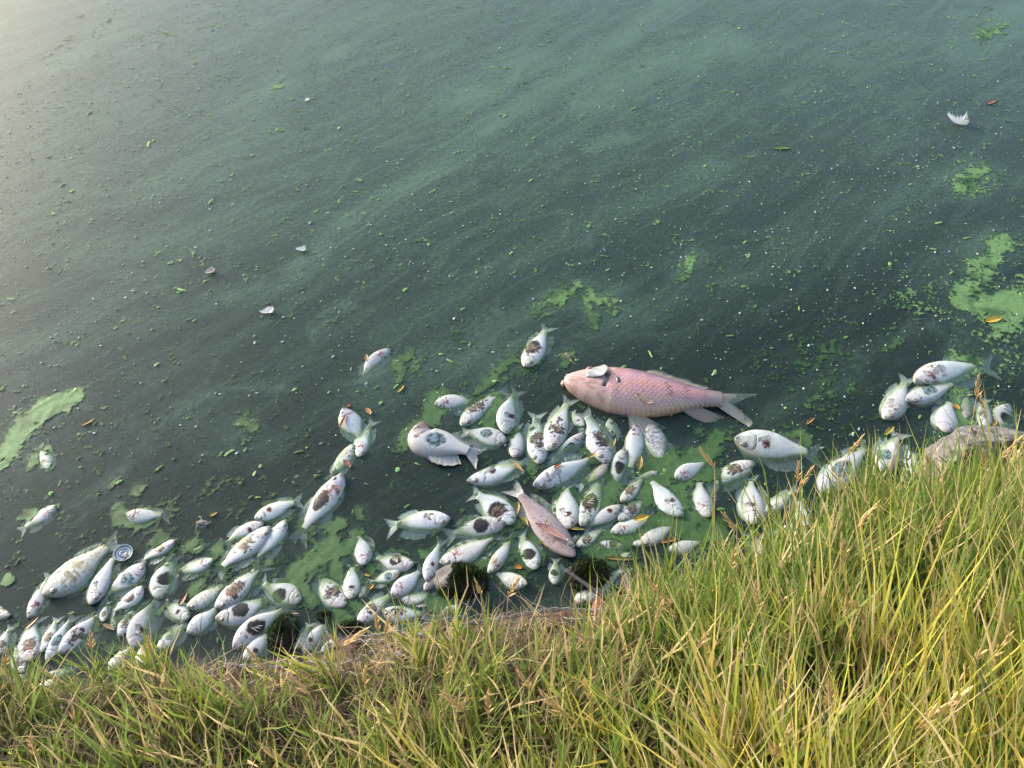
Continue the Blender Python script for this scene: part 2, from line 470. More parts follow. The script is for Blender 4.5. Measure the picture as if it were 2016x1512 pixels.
water = make_mesh('water', V, F, M_water, attrs={'film': np.concatenate([filmv.ravel(), np.zeros(8)])})
tag(water, kind='structure')

# ------------------------------------------------------------------ dead fish
PD = ([0, .03, .08, .15, .22, .3, .4, .5, .6, .7, .8, .9, 1.0], [.08, .24, .42, .64, .82, .95, 1.0, .97, .88, .72, .52, .37, .31])
PV = ([0, .03, .08, .15, .22, .3, .4, .5, .6, .7, .8, .9, 1.0], [.09, .27, .46, .66, .82, .94, 1.0, 1.0, .91, .74, .52, .36, .29])
PT = ([0, .03, .08, .15, .22, .3, .4, .5, .6, .7, .8, .9, 1.0], [.10, .30, .50, .74, .90, .98, 1.0, .94, .80, .60, .40, .26, .18])

class Spine:
    """bent mid line; map(u, v, z): u along the body (0 snout, 1 tail root), v metres towards the back"""
    def __init__(self, L, bend, curl=0.0):
        n = 160
        u = np.linspace(0, 1.3, n)
        th = bend * (u - 0.5) * 2
        if curl: th = th - curl * np.clip((0.36 - u) / 0.36, 0, 1) ** 0.8
        du = u[1] - u[0]
        bl = 0.84 * L
        x = -np.cumsum(np.cos(th)) * du * bl
        y = np.cumsum(np.sin(th)) * du * bl
        k = np.argmin(abs(u - 0.55))
        self.u, self.th = u, th
        self.x, self.y = x - x[k] + 0.038 * L, y - y[k]
    def map(self, u, v, z):
        x = np.interp(u, self.u, self.x); y = np.interp(u, self.u, self.y); t = np.interp(u, self.u, self.th)
        return np.stack([x + np.sin(t) * v, y + np.cos(t) * v, np.broadcast_to(z, np.shape(x)) + 0 * v], -1)

def fin_mesh(name, sp, base, tip, zb, zt, color, mat, parent, rows=5, seed=0, sy=1.0):
    """base, tip: matching (u, v) polylines; a thin two-sided membrane with rays"""
    base = np.array(base, float); tip = np.array(tip, float)
    n = 15
    ts = np.linspace(0, 1, n)
    b = np.stack([np.interp(ts, np.linspace(0, 1, len(base)), base[:, k]) for k in (0, 1)], -1)
    t = np.stack([np.interp(ts, np.linspace(0, 1, len(tip)), tip[:, k]) for k in (0, 1)], -1)
    g = np.random.default_rng(seed)
    jag = 1 + 0.05 * g.standard_normal(n)
    r = np.linspace(0, 1, rows)[:, None, None]
    P = b[None] + (t - b)[None] * r * np.where(r > 0.99, jag[None, :, None], 1.0)
    zz = zb + (zt - zb) * r[..., 0] + 0.0012 * np.sin(np.arange(n) * 2.2)[None] * r[..., 0]
    top = sp.map(P[..., 0], P[..., 1], 0 * P[..., 0]); top[..., 2] = zz
    th = 0.0009 * (1.25 - r[..., 0])
    v1 = top.copy(); v1[..., 2] += th
    v2 = top.copy(); v2[..., 2] -= th
    v1[..., 1] *= sy; v2[..., 1] *= sy
    f = grid_faces(rows, n)
    k = rows * n
    ring = [j for j in range(n)] + [i * n + n - 1 for i in range(1, rows)] + [(rows - 1) * n + j for j in range(n - 2, -1, -1)] + [i * n for i in range(rows - 2, 0, -1)]
    rf = np.array([[ring[i], ring[(i + 1) % len(ring)], ring[(i + 1) % len(ring)] + k, ring[i] + k] for i in range(len(ring))])
    faces = np.vstack([f, f[:, ::-1] + k, rf])
    c = np.array(color)[None, None] * (1 - 0.28 * (np.arange(n) % 2))[None, :, None] * (1.05 - 0.30 * r)
    c = c + 0 * top
    cols = np.concatenate([c.reshape(-1, 3)] * 2)
    return make_mesh(name, np.vstack([v1.reshape(-1, 3), v2.reshape(-1, 3)]), faces, mat, cols, parent=parent)

def dome(name, loc, rx, ry, rz, col_in, col_out, mat, parent, rings=5, seg=14):
    V, C = [(0, 0, rz)], [col_in]
    for i in range(1, rings + 1):
        a = i / rings * math.pi / 2
        for j in range(seg):
            b = 2 * math.pi * j / seg
            V.append((rx * math.sin(a) * math.cos(b), ry * math.sin(a) * math.sin(b), rz * math.cos(a)))
            C.append(col_in if i < rings - 2 else col_out)
    V.append((0, 0, -rz * 0.4)); C.append(col_out)
    F = [(0, 1 + j, 1 + (j + 1) % seg) for j in range(seg)]
    for i in range(rings - 1):
        for j in range(seg):
            a0 = 1 + i * seg
            F.append((a0 + j, a0 + seg + j, a0 + seg + (j + 1) % seg, a0 + (j + 1) % seg))
    a0 = 1 + (rings - 1) * seg
    F += [(a0 + (j + 1) % seg, a0 + j, len(V) - 1) for j in range(seg)]
    o = make_mesh(name, np.array(V), F, mat, np.array(C), parent=parent)
    o.location = loc
    return o

def fish(h, t, w, wound, side, label, sub=0.62, slim=False, group='dead fish floating along the shore', curl=0.0, name='dead_fish', tint=None, bend=None, seed=None):
    seed = seed if seed is not None else int(h[0] * 7 + h[1] * 13)
    g = np.random.default_rng(abs(seed))
    ph, pt = at(*h), at(*t)
    d = ph - pt
    Lw = np.linalg.norm(d[:2])
    mx_, my_ = (h[0] + t[0]) / 2, (h[1] + t[1]) / 2
    dx, dy = h[0] - t[0], h[1] - t[1]
    dl = math.hypot(dx, dy)
    nxp, nyp = -dy / dl, dx / dl
    a, b = at(mx_ + nxp * w / 2, my_ + nyp * w / 2), at(mx_ - nxp * w / 2, my_ - nyp * w / 2)
    perp = np.array([-d[1], d[0]]) / Lw
    H = abs((a - b)[:2] @ perp)
    Lw *= 1.10
    H = float(np.clip(H * 1.22, 0.16 * Lw, 0.50 * Lw))
    T = H * g.uniform(0.46, 0.54)
    if H < 0.25 * Lw: T = H * 0.62
    bend = g.normal(0, 0.13) if bend is None else bend
    if tint is None:
        gr_ = g.uniform(0.72, 0.9) if g.random() < 0.35 else g.uniform(0.9, 1.05)
        tint = np.array([gr_, gr_ * g.uniform(0.99, 1.03), gr_ * g.uniform(0.95, 1.04)])
    sp = Spine(Lw, bend, curl)
    n, m = 66, 38
    u = np.linspace(0, 1, n) ** 0.97
    up, lo, th = (np.interp(u, *P) for P in (PD, PV, PT))
    up = up * g.uniform(0.86, 1.10) ; lo = lo * g.uniform(0.88, 1.14)
    ker = np.array([.25, .5, .25])
    for arr in (up, lo, th):
        arr[1:-1] = np.convolve(arr, ker, 'valid')
    # more rings of vertices on the side that faces up
    a1 = np.linspace(0, math.pi, 27)[:-1]
    a2 = np.linspace(math.pi, 2 * math.pi, 13)[:-1]
    phi = np.concatenate([a1, a2])
    m = len(phi)
    cp, spn = np.cos(phi), np.sin(phi)
    v = np.where(cp[None] > 0, up[:, None], lo[:, None]) * (H / 2) * np.sign(cp) * np.abs(cp) ** 0.92
    z = th[:, None] * (T / 2) * np.sign(spn) * np.abs(spn) ** 0.9
    U = np.broadcast_to(u[:, None], v.shape).copy()
    q = np.broadcast_to(np.sign(cp) * np.abs(cp) ** 0.92, v.shape)   # -1 belly, +1 back
    top = np.broadcast_to(spn > -0.01, v.shape)
    # ------- relief and colour
    pn = np.stack([U * 9 + seed * 0.37, q * 3.2 + 5, np.full_like(U, (seed % 97) * 1.3)], -1)
    n1 = fbm(pn, 4, 1)
    n2 = fbm(pn * 3.1, 3, 9)
    n3 = vnoise(pn * 9, 21)
    white = np.array([0.575, 0.59, 0.595]) * g.uniform(0.93, 1.04)
    back = np.array([0.27, 0.285, 0.25])
    c = np.broadcast_to(white, U.shape + (3,)).copy()
    c = mixc(c, [0.49, 0.50, 0.535], smooth(n1, 0.45, 0.7) * 0.7)
    c = mixc(c, back, smooth(q, 0.55, 1.0) * 0.75)
    c = mixc(c, [0.42, 0.43, 0.38], smooth(U, 0.70, 1.0) * 0.6)
    c = c * (0.94 + 0.12 * n3)[..., None]
    c = mixc(c, [0.36, 0.385, 0.37], smooth(np.abs(q), 0.45, 0.95) * smooth(n1 + 0.4 * n2, 0.5, 0.85) * 0.6)
    c = mixc(c, [0.40, 0.42, 0.42], smooth(fbm(pn * np.array([1.6, 2.2, 1]), 3, 77), 0.52, 0.70) * 0.4)
    c = mixc(c, [[0.52, 0.37, 0.42], [0.46, 0.42, 0.52], [0.44, 0.42, 0.33], [0.38, 0.39, 0.39]][int(g.integers(4))], smooth(n2, 0.40, 0.62) * (1 - smooth(U, 0.22, 0.36)) * 0.85)     # pink cheek
    c = mixc(c, [0.20, 0.215, 0.19], (1 - smooth(U, 0.03, 0.12)) * 0.8)                              # snout
    # scale rows
    sc_ = (np.sin(U * 150) * np.sin((q * 26) + (np.floor(U * 150 / math.pi) % 2) * 1.57))
    c = c * (1 - 0.06 * smooth(sc_, 0.2, 0.8) * smooth(U, 0.3, 0.4))[..., None]
    # gill cover edge
    gq = g.uniform(-0.15, 0.15)
    gu = g.uniform(0.25, 0.295) + 0.09 * (n1 - 0.5) - g.uniform(0.09, 0.15) * (q - gq) ** 2
    gd = np.abs(U - gu)
    gm = (1 - smooth(gd, 0.004, 0.020)) * smooth(n2 + 0.5 * (n1 - .5), 0.42 + g.uniform(-0.08, 0.1), 0.6) * (1 - smooth(np.abs(q), 0.5, 0.75))
    c = mixc(c, [0.12, 0.03, 0.03], gm * 0.95)
    z = z + np.where(top, -0.0010 * (1 - smooth(gd, 0.0, 0.02)) + 0.0008 * smooth(gu - U, 0, 0.02), 0) * (np.abs(q) < 0.8)
    # preopercle line, mouth
    g2 = np.abs(U - (0.175 - 0.10 * (q - gq) ** 2 + 0.08 * (n2 - .5)))
    c = mixc(c, [0.22, 0.09, 0.10], (1 - smooth(g2, 0.003, 0.014)) * (1 - smooth(np.abs(q), 0.3, 0.6)) * g.uniform(0.1, 0.6) * smooth(n1, .35, .55))
    md = np.abs(q + 0.1 + (U - 0.02) * 3)
    c = mixc(c, [0.12, 0.10, 0.09], (1 - smooth(md, 0.1, 0.3)) * (U < 0.055) * 0.8)
    uc, qc = g.uniform(0.46, 0.54), g.uniform(-0.25, 0.15)
    if 'k' in wound:      # large dark opened flank
        e = ((U - uc + 0.01) / 0.17) ** 2 + ((q - qc) / 0.62) ** 2 + (n1 - 0.5) * 1.3
        k = 1 - smooth(e, 0.78, 0.95)
        c = mixc(c, [0.45, 0.40, 0.28], (1 - smooth(np.abs(e - 0.98), 0.03, 0.14)) * 0.7)
        dark = mixc(np.broadcast_to([0.022, 0.020, 0.021], c.shape), [0.085, 0.073, 0.070], smooth(n3, 0.5, 0.95))
        c = c * (1 - k[..., None]) + dark * k[..., None]
        z = z - np.where(top, k * T * 0.025, 0)
    if 'b' in wound:      # brown peeled blotches
        e = ((U - uc + 0.04) / 0.20) ** 2 + ((q - qc) / 0.7) ** 2
        k = smooth(n2 * 0.7 + n1 * 0.5 - e * 0.24, 0.40, 0.46)
        c = mixc(c, [0.032, 0.017, 0.016], k * 0.96)
        z = z - np.where(top, k * T * 0.02, 0)
        k2 = smooth(n3 + n1 - e * 0.5, 0.98, 1.05)
        c = mixc(c, [0.35, 0.27, 0.17], k2 * 0.6)
    if 's' in wound:      # one small dark spot with a red rim
        su, sq = g.uniform(0.34, 0.48), g.uniform(-0.35, 0.2)
        e = ((U - su) / 0.055) ** 2 + ((q - sq) / 0.28) ** 2 + (n2 - 0.5) * 2.4
        c = mixc(c, [0.20, 0.05, 0.04], 1 - smooth(e, 0.9, 1.5))
        c = mixc(c, [0.035, 0.020, 0.020], 1 - smooth(e, 0.5, 0.8))
    if 'r' in wound:      # raw red cuts behind the gills
        e = np.abs(n1 - 0.5 + 0.12 * (n2 - 0.5))
        zone = smooth(U, 0.16, 0.22) * (1 - smooth(U, 0.38, 0.5)) * (np.abs(q) < 0.7)
        c = mixc(c, [0.20, 0.04, 0.035], (1 - smooth(e, 0.014, 0.042)) * zone * 0.95)
        e2 = ((U - 0.33) / 0.05) ** 2 + ((q + 0.1) / 0.12) ** 2 + (n2 - .5) * 2
        c = mixc(c, [0.30, 0.085, 0.06], (1 - smooth(e2, 0.6, 1.2)) * 0.85)
    if 't' in wound:      # grey teal opened belly
        e = ((U - uc) / 0.16) ** 2 + ((q - qc) / 0.55) ** 2 + (n1 - 0.5) * 1.5
        k = 1 - smooth(e, 0.7, 0.95)
        tc_ = mixc(np.broadcast_to([0.20, 0.29, 0.30], c.shape), [0.035, 0.04, 0.045], smooth(n2, 0.42, 0.62))
        c = c * (1 - k[..., None]) + tc_ * k[..., None]
        z = z - np.where(top, k * T * 0.02, 0)
    if 'm' in wound:      # rotten, yellow mottled
        c = mixc(c, [0.42, 0.38, 0.24], smooth(n2, 0.46, 0.62) * 0.75)
        c = mixc(c, [0.16, 0.15, 0.09], smooth(n3 * 0.6 + n2 * 0.5, 0.62, 0.72) * 0.7)
    if 'p' in wound:      # stripped pinkish brown
        c = mixc(c, [0.25, 0.205, 0.20], 0.6 + 0.4 * n1)
        c = mixc(c, [0.14, 0.09, 0.09], smooth(n3 * .5 + n2 * .6, 0.66, 0.74) * 0.8)
    if 'h' in wound:      # purple brown bruised head
        c = mixc(c, [0.16, 0.095, 0.10], (1 - smooth(U + 0.1 * (n1 - .5), 0.15, 0.27)) * 0.9)
    # faint dark specks
    c = mixc(c, [0.16, 0.13, 0.10], smooth(vnoise(pn * np.array([5.5, 7, 1]), 44), 0.90, 0.95) * 0.6)
    P = sp.map(U, v, 0 * U)
    lift = (T / 2) * (1 - th) * np.where(u < 0.4, 0.85, 0.74)
    P[..., 2] = z + lift[:, None]
    P[..., 1] *= side
    # ------- pose
    pitch = g.uniform(R(0.8), R(3.2))
    roll = g.uniform(-0.22, 0.22)
    yaw = math.atan2(d[1], d[0])
    z0 = -sub * T / 2 + g.uniform(-0.002, 0.002)
    rot = (Matrix.Rotation(yaw, 3, 'Z') @ Matrix.Rotation(-pitch, 3, 'Y') @ Matrix.Rotation(roll, 3, 'X'))
    Rm = np.array(rot)
    wz = P.reshape(-1, 3) @ Rm[2] + z0
    wz = wz.reshape(U.shape)
    ring = (1 - smooth(np.abs(wz - 0.0003), 0.0007, 0.0026 + 0.0022 * n1)) * smooth(n1 + 0.35 * n2, 0.36, 0.60)
    c = mixc(c, [0.15, 0.23, 0.06], np.clip(ring, 0, 1) * 0.75)
    c = mixc(c, [0.46, 0.49, 0.44], smooth(-wz, 0.001, 0.010) * 0.5)
    if tint is not None: c = c * np.array(tint)
    verts = P.reshape(-1, 3)
    faces = grid_faces(n, m, wrap=True)
    # end caps
    verts = np.vstack([verts, P[0].mean(0), P[-1].mean(0)])
    k0, k1 = n * m, n * m + 1
    cap = [(k0, j, (j + 1) % m) for j in range(m)][::1] + [(k1, (n - 1) * m + (j + 1) % m, (n - 1) * m + j) for j in range(m)]
    fl = [tuple(f) for f in faces.tolist()] + [tuple(reversed(f)) for f in cap]
    if side < 0: pass
    cols = np.vstack([c.reshape(-1, 3), c[0].mean(0), c[-1].mean(0)])
    o = make_mesh(name, verts, fl, M_fish, cols)
    o.location = ((ph + pt) / 2 + np.array([0, 0, z0])).tolist()
    o.rotation_euler = (roll, -pitch, yaw)
    tag(o, label, 'fish', group)
    # ------- fins
    fc = np.array([0.66, 0.68, 0.64]) * g.uniform(0.85, 1.1)
    if tint is not None: fc = fc * np.array(tint)
    hw = H / 2
    ex = 0.20 / 0.84
    sy = side
    dz = T * g.uniform(0.0, 0.22)
    fork = g.uniform(0.08, 0.12)
    fin_mesh('tail_fin', sp, [(0.97, -0.22 * hw), (0.985, 0), (0.97, 0.24 * hw)],
             [(1.0 + ex * 0.92, -0.80 * hw), (1.0 + ex * 0.78, -0.42 * hw), (1.0 + ex * 0.55, 0), (1.0 + ex * 0.8, 0.42 * hw), (1.0 + ex * 0.95, 0.85 * hw)],
             T * 0.28, dz, fc, M_fin, o, seed=seed, sy=sy)
    pu = lambda q_: float(np.interp(q_, *PD)) * hw
    pl = lambda q_: float(np.interp(q_, *PV)) * hw
    us = np.linspace(0.44, 0.87, 6)
    hgt = g.uniform(0.30, 0.5) * hw
    prof = [0.35, 0.62, 0.85, 1.0, 1.05, 0.75]
    fin_mesh('dorsal_fin', sp, [(x, pu(x) * 0.86) for x in us], [(x + 0.05 + 0.06 * k / 5, pu(x) + hgt * prof[k]) for k, x in enumerate(us)],
             T * 0.12, dz * 0.6, fc * 0.95, M_fin, o, seed=seed + 1, sy=sy)
    us = np.linspace(0.58, 0.88, 6)
    fin_mesh('anal_fin', sp, [(x, -pl(x) * 0.86) for x in us], [(x + 0.05 + 0.06 * k / 5, -pl(x) - hgt * 0.95 * prof[k]) for k, x in enumerate(us)],
             T * 0.12, dz * 0.6, fc, M_fin, o, seed=seed + 2, sy=sy)
    def surf(uu, vv):
        upv = (pu(uu) if vv > 0 else pl(uu))
        cc = min(0.97, abs(vv) / max(upv, 1e-6)) ** (1 / 0.92)
        pt_ = float(np.interp(uu, *PT))
        return pt_ * T / 2 * (1 - cc * cc) ** 0.45 + (T / 2) * (1 - pt_) * (0.85 if uu < 0.4 else 0.74)
    if Lw > 0.15 and not set(wound) & set('kbt') and g.random() < 0.6:
        uu, vv = 0.31, -0.12 * hw
        z1 = surf(uu, vv)
        fin_mesh('pectoral_fin', sp, [(uu, vv - 0.14 * hw), (uu, vv + 0.12 * hw)], [(uu + 0.15, vv - 0.40 * hw), (uu + 0.19, vv - 0.16 * hw), (uu + 0.17, vv + 0.02 * hw)],
                 z1 - 0.0006, surf(uu + 0.17, vv - 0.2 * hw) + 0.0002, np.array([0.74, 0.70, 0.66]), M_fin, o, rows=4, seed=seed + 3, sy=sy)
    if 'w' in wound:      # bare ribs over the hollow
        for kk in range(3):
            uu = uc - 0.05 + 0.05 * kk
            bp_ = sp.map(np.array([uu]), np.array([qc * hw * 0.5]), np.array([0.]))[0]
            bo = dome('rib_bone', (bp_[0], bp_[1] * sy, surf(uu, qc * hw * 0.5) + 0.0005), Lw * 0.008, hw * (0.34 - 0.06 * kk), Lw * 0.008, (0.62, 0.58, 0.50), (0.50, 0.45, 0.38), M_eye, o, rings=4, seg=8)
            bo.rotation_euler = (0, 0, 0.35 + 0.3 * kk)
    # ------- eye
    eu = 0.135
    ev = 0.22 * pu(eu) * 1.6
    ez = surf(eu, ev)
    ep = sp.map(np.array([eu]), np.array([ev]), np.array([0.0]))[0]
    er = 0.050 * Lw * (1 if H > 0.25 * Lw else 0.8)
    ey = dome('eye', (ep[0], ep[1] * sy, ez - 0.15 * er), er, er * 0.92, er * 0.34, (0.46, 0.43, 0.28), (0.05, 0.045, 0.035), M_eye, o)
    dome('pupil', (0, 0, er * 0.20), er * 0.56, er * 0.54, er * 0.22, (0.24, 0.25, 0.23), (0.03, 0.027, 0.024), M_eye, ey, rings=4, seg=12)
    return o

FISH = [
 # head, tail, width, wound, side, label, [sub]
 ((98,921),(78,876),30,'s',1,'small bright white fish with a red spot alone beneath the green crescent scum'),
 ((109,999),(41,1045),24,'r',1,'small slim pale fish trailing green scum, alone near the left edge, head up right'),
 ((252,1015),(327,1015),32,'r',1,'small white fish above the can lid with a green algae mat under its belly'),
 ((93,1171),(225,1062),60,'bm',1,'large bluish white fish beside the can lid with dark growth behind its head'),
 ((61,1215),(103,1128),28,'rs',-1,'slender white fish hanging below the snout of the large bluish fish'),
 ((180,1189),(225,1088),34,'r',1,'slim white fish directly below the can lid with red y shaped cuts'),
 ((284,1115),(202,1176),38,'t',-1,'fish right below the can lid with a teal grey opened belly'),
 ((344,1067),(276,1106),30,'k',-1,'small dark flanked fish up right of the can lid with green scum beside it'),
 ((312,1177),(341,1088),44,'k',1,'deep fish with a wide dark hole in its flank, right of the can lid'),
 ((418,1105),(341,1128),46,'r',-1,'clean white fish facing right with branching red cuts across its gill'),
 ((281,1159),(218,1209),28,'k',1,'slim fish with an oval brown patch, below the teal bellied fish'),
 ((203,1224),(210,1184),15,'b',1,'upper of two tiny fish left of the brown spotted slim fish'),
 ((223,1240),(224,1208),14,'c',1,'tiny pale fish, lower of two tiny ones near the reed tips'),
 ((238,1252),(276,1184),27,'b',1,'slim brown spotted fish with green algae along its back'),
 ((261,1273),(307,1170),40,'s',1,'long white fish with one dark blot, tail under the wide holed deep fish'),
 ((371,1217),(322,1184),38,'s',1,'short round fish with algae over its back and a red black spot'),
 ((374,1198),(450,1148),42,'m',1,'rotten yellowish mottled fish beside a brown fallen leaf'),
 ((18,1215),(-48,1196),26,'c',1,'grey headed fish cut by the frame edge facing right with its mouth open'),
 ((-4,1292),(20,1232),28,'b',1,'fish in the corner at the frame edge with only its tail half in view'),
 ((60,1301),(62,1218),44,'br',1,'broad white fish near the left edge with dark red blotches across its head'),
 ((84,1283),(114,1217),25,'b',1,'slim fish with rusty marks just right of the broad red blotched fish'),
 ((94,1300),(142,1212),27,'t',1,'narrow bluish fish with a straw coloured blade lying on its tail'),
 ((121,1285),(204,1203),42,'b',1,'long fish with dark brown blotches down its side, tail by the two tiny fish'),
 ((45,1325),(26,1272),32,'b',1,'brown speckled fish half hidden by grass at the lower left corner'),
 ((212,1322),(263,1268),38,'m',1,'dull white fish lying under a fan of green blades by the left shore'),
 ((278,1324),(282,1262),34,'c',1,'white round fish behind the tan seed head at the left shore'),
 ((97,1328),(146,1322),34,'s',-1,'fish lying sideways in the left shore grass with one dark spot'),
 ((312,1279),(368,1224),34,'t',1,'fish with a grey patch stranded beside a tuft of reddish dead grass'),
 ((373,1248),(434,1194),34,'c',1,'white fish with reddish dead grass strewn across its head'),
 ((382,1084),(404,1070),15,'m',1,'tiny spiny fish tail poking from a green algae clot above the red cut fish'),
 ((505,1020),(588,982),33,'s',1,'fish with a dark red spot, topmost of the left shoal, tail to upper right'),
 ((515,1029),(441,1066),28,'s',-1,'small fish with a dark spot just below the topmost one of the left shoal'),
 ((529,1043),(424,1124),44,'b',-1,'large brown mottled fish lying against the clean bright white fish'),
 ((562,1029),(497,1108),34,'c',-1,'clean bright white fish with head up right, edge of the left shoal'),
 ((431,1197),(519,1111),42,'br',1,'long fish with clear eye ring and a brown cut, facing down left mid shoal'),
 ((590,1184),(507,1150),46,'k',1,'fish with a black scab on its flank, head against the big green algae mat'),
 ((431,1222),(540,1178),44,'k',1,'long fish with a grey black hollow side under the eye ringed fish'),
 ((462,1272),(567,1190),42,'kw',1,'long fish with ribs bare in its dark hollow side, against a dark mossy stone'),
 ((482,1297),(547,1235),32,'s',1,'white fish with a dark spotted head, lying against the dark mossy stone by the shore'),
 ((581,1278),(613,1228),28,'c',1,'clean speckled small fish, left one of a pair between two mossy stones'),
 ((598,1284),(656,1212),30,'s',1,'dark spotted fish, right one of a pair between two mossy stones'),
 ((634,1284),(674,1253),24,'b',1,'small brown blotched fish lying on the wires at the water edge'),
 ((677,1193),(624,1122),50,'b',1,'deep fish with a ragged dark brown cavity, head pointing right beside algae'),
 ((691,1178),(694,1110),34,'s',1,'fish with a dark gill hole sunk head down in the green mat'),
 ((720,1111),(706,1048),36,'r',1,'clean white fish hanging head down above the green mat'),
 ((672,940),(588,1056),44,'kr',1,'large long tailed fish set apart, with grey hollow and red leaf on its head'),
 ((696,878),(651,942),24,'r',-1,'thin fish with brown leaves stuck along its side'),
 ((706,898),(728,826),28,'r',1,'slim fish with a red slit, head down beside the leaf striped one'),
 ((676,810),(714,868),42,'c',1,'broad pale fish with a red leaf stripe over its head, small flotsam above it'),
 ((811,1115),(732,1098),46,'kw',1,'broad fish facing right with a dark hollow and white ribs'),
 ((787,1124),(726,1150),26,'t',1,'greenish slim fish tucked beneath the broad ribbed fish'),
 ((709,1176),(726,1140),15,'c',1,'very slim fish standing between the green mat and the greenish fish'),
 ((707,1225),(774,1165),36,'b',1,'white fish with faint brown stains, head at the shore wires'),
 ((775,1173),(834,1120),34,'r',1,'clean white oval fish with red cracks at its gill'),
 ((792,1181),(858,1172),27,'r',1,'small sleek striped fish facing left beside the largest mossy stone'),
 ((756,1208),(838,1212),32,'b',1,'white fish lying level under the sleek striped one'),
 ((899,1195),(851,1218),19,'br',1,'small red striped fish in scum at the foot of the largest mossy stone'),
 ((772,1260),(788,1222),30,'b',1,'half sunken fish behind shore grass and wires'),
 ((840,1142),(868,1063),27,'s',1,'fish with forked tail up and dark gill patch, left of the scaly white fish'),
 ((836,1162),(869,1126),19,'p',1,'small brownish pink fish touching the left end of the largest mossy stone'),
 ((873,1110),(982,1052),42,'r',1,'long scaly white fish with a red gill cut above the largest mossy stone'),
 ((882,1022),(766,1030),42,'s',-1,'fish facing right with a clean white oval and red black cut, open water around it'),
 ((990,1030),(880,1050),42,'k',1,'fish with a dark green grey hollow, head beneath the yellow sliver leaves'),
 ((1011,1027),(937,963),46,'kb',1,'fish with a dark torn flank, head pointing down to two tan slivers'),
 ((966,1129),(1016,1046),28,'r',1,'slim fish standing between the scaly white fish and the dark patched fish'),
 ((1056,1119),(1025,1046),46,'k',1,'fish with a dark patch and dry grass straws across its head'),
 ((1035,1152),(970,1126),42,'m',-1,'cracked white fish close to the orange leaf, behind seed heads'),
 ((1093,1150),(1095,1100),32,'k',1,'small fish with a grey spot near the shore, head hidden by curling straw'),
 ((763,688),(706,748),28,'r',-1,'small white fish apart in open water with a tan sliver at its back'),
 ((1036,722),(1078,640),38,'bk',1,'fish alone above the pink carp with an open flank rimmed by green'),
 ((859,795),(942,788),38,'r',1,'plump clean fish at the top of the green mat, facing left'),
 ((909,835),(992,761),32,'b',1,'slim brown blotched fish beside the plump clean one, forked tail up right'),
 ((994,852),(1013,764),36,'s',1,'white fish head down with spread fins, right of the brown blotched slim one'),
 ((994,869),(911,846),40,'t',-1,'fish facing right with a blue green hollow belly under the fan finned fish'),
 ((1016,900),(1023,836),31,'c',1,'dull grey fish head down, no wound, smaller than its neighbours'),
 ((1059,911),(1054,810),44,'b',-1,'large fish head down with a dark brown burst flank near the middle of the shoal'),
 ((926,948),(1046,904),34,'s',1,'long clean fish with an open mouth and a tan leaf across its tail'),
 ((1080,886),(1119,783),40,'b',1,'brown stained fish with an orange band across its gill, tail under the carp snout'),
 ((1147,855),(1075,917),25,'t',-1,'thin fish with a narrow grey slot, head up right under the carp'),
 ((1196,909),(1160,806),50,'b',-1,'big fish with a dark brown burst side and pink gill below the carp belly'),
 ((1148,839),(1126,809),17,'s',1,'tiny fish right under the carp throat'),
 ((1199,826),(1217,860),18,'s',1,'tiny fish between the big burst fish and the carp belly fin'),
 ((1254,842),(1245,934),36,'c',1,'white fish standing head up, left one of two below the carp'),
 ((1282,837),(1304,928),48,'m',-1,'broad fish showing scales standing head up, right one of two below the carp'),
 ((1056,958),(1177,899),42,'r',1,'large clean fish facing down left in mid shoal with a red orange flake'),
 ((1331,942),(1393,908),30,'r',1,'small clean oval fish resting on a green mat near the leaning seed head'),
 ((1479,912),(1400,956),36,'b',-1,'grey snouted fish pointing up right out of the shore blades'),
 ((1451,870),(1609,893),52,'s',1,'largest white fish near the carp tail, facing left with a translucent snout'),
 ((1619,968),(1712,872),52,'kt',1,'big fish with a grey mottled side partly behind the right hand blades'),
 ((1486,1030),(1476,938),46,'s',1,'fish head down with a round white flank seen between grass blades'),
 ((1393,1018),(1371,942),40,'r',1,'white fish with a small crack half under the green mat by the tall blades'),
 ((1340,1015),(1279,938),52,'s',1,'deep bodied fish with a torn grey triangle and dark eye, on the green mat'),
 ((1505,1010),(1571,960),28,'m',1,'yellow speckled fish seen behind tall blades, tail toward the big mottled fish'),
 ((1588,1036),(1570,984),24,'c',1,'scrap of white fish showing between tall blades'),
 ((1567,1040),(1503,1072),32,'k',-1,'grey patched fish almost hidden in the tall blades'),
 ((1512,1108),(1477,1045),34,'m',1,'white fish buried deepest in the shore grass under pale seed heads'),
 ((1318,1086),(1388,1064),28,'c',1,'pale fish sunk under grass tips beside the reddish leaf'),
 ((1137,1076),(1191,1037),28,'b',1,'brown specked small fish next to the head of the brown pink fish'),
 ((1221,1000),(1152,1041),30,'s',-1,'slim fish with a dark cut pointing up right'),
 ((1221,1024),(1277,972),36,'b',1,'fish with an oblong dark brown strip along its flank'),
 ((1207,1049),(1291,1018),32,'r',1,'white fish carrying a yellow leaf on its side'),
 ((1264,1072),(1333,1027),32,'c',1,'clean oval fish with its tail toward the grass on the green mat'),
 ((1183,1070),(1240,1075),31,'k',1,'oval fish almost wholly dark brown, lying level in green scum'),
 ((1226,989),(1271,938),27,'b',1,'slim dark spotted fish left of the torn triangle fish'),
 ((1293,930),(1252,944),16,'m',1,'small greenish fish lying across the tails near the two head up fish'),
 ((1226,887),(1207,966),31,'k',-1,'narrow fish with a dark hole and head up beside the tan pod leaf'),
 ((1198,914),(1143,962),24,'p',-1,'slim grey stripped fish under the big burst fish snout'),
 ((1148,1034),(1189,930),44,'kbw',1,'fish with a big dark red wound and a white bone sticking out'),
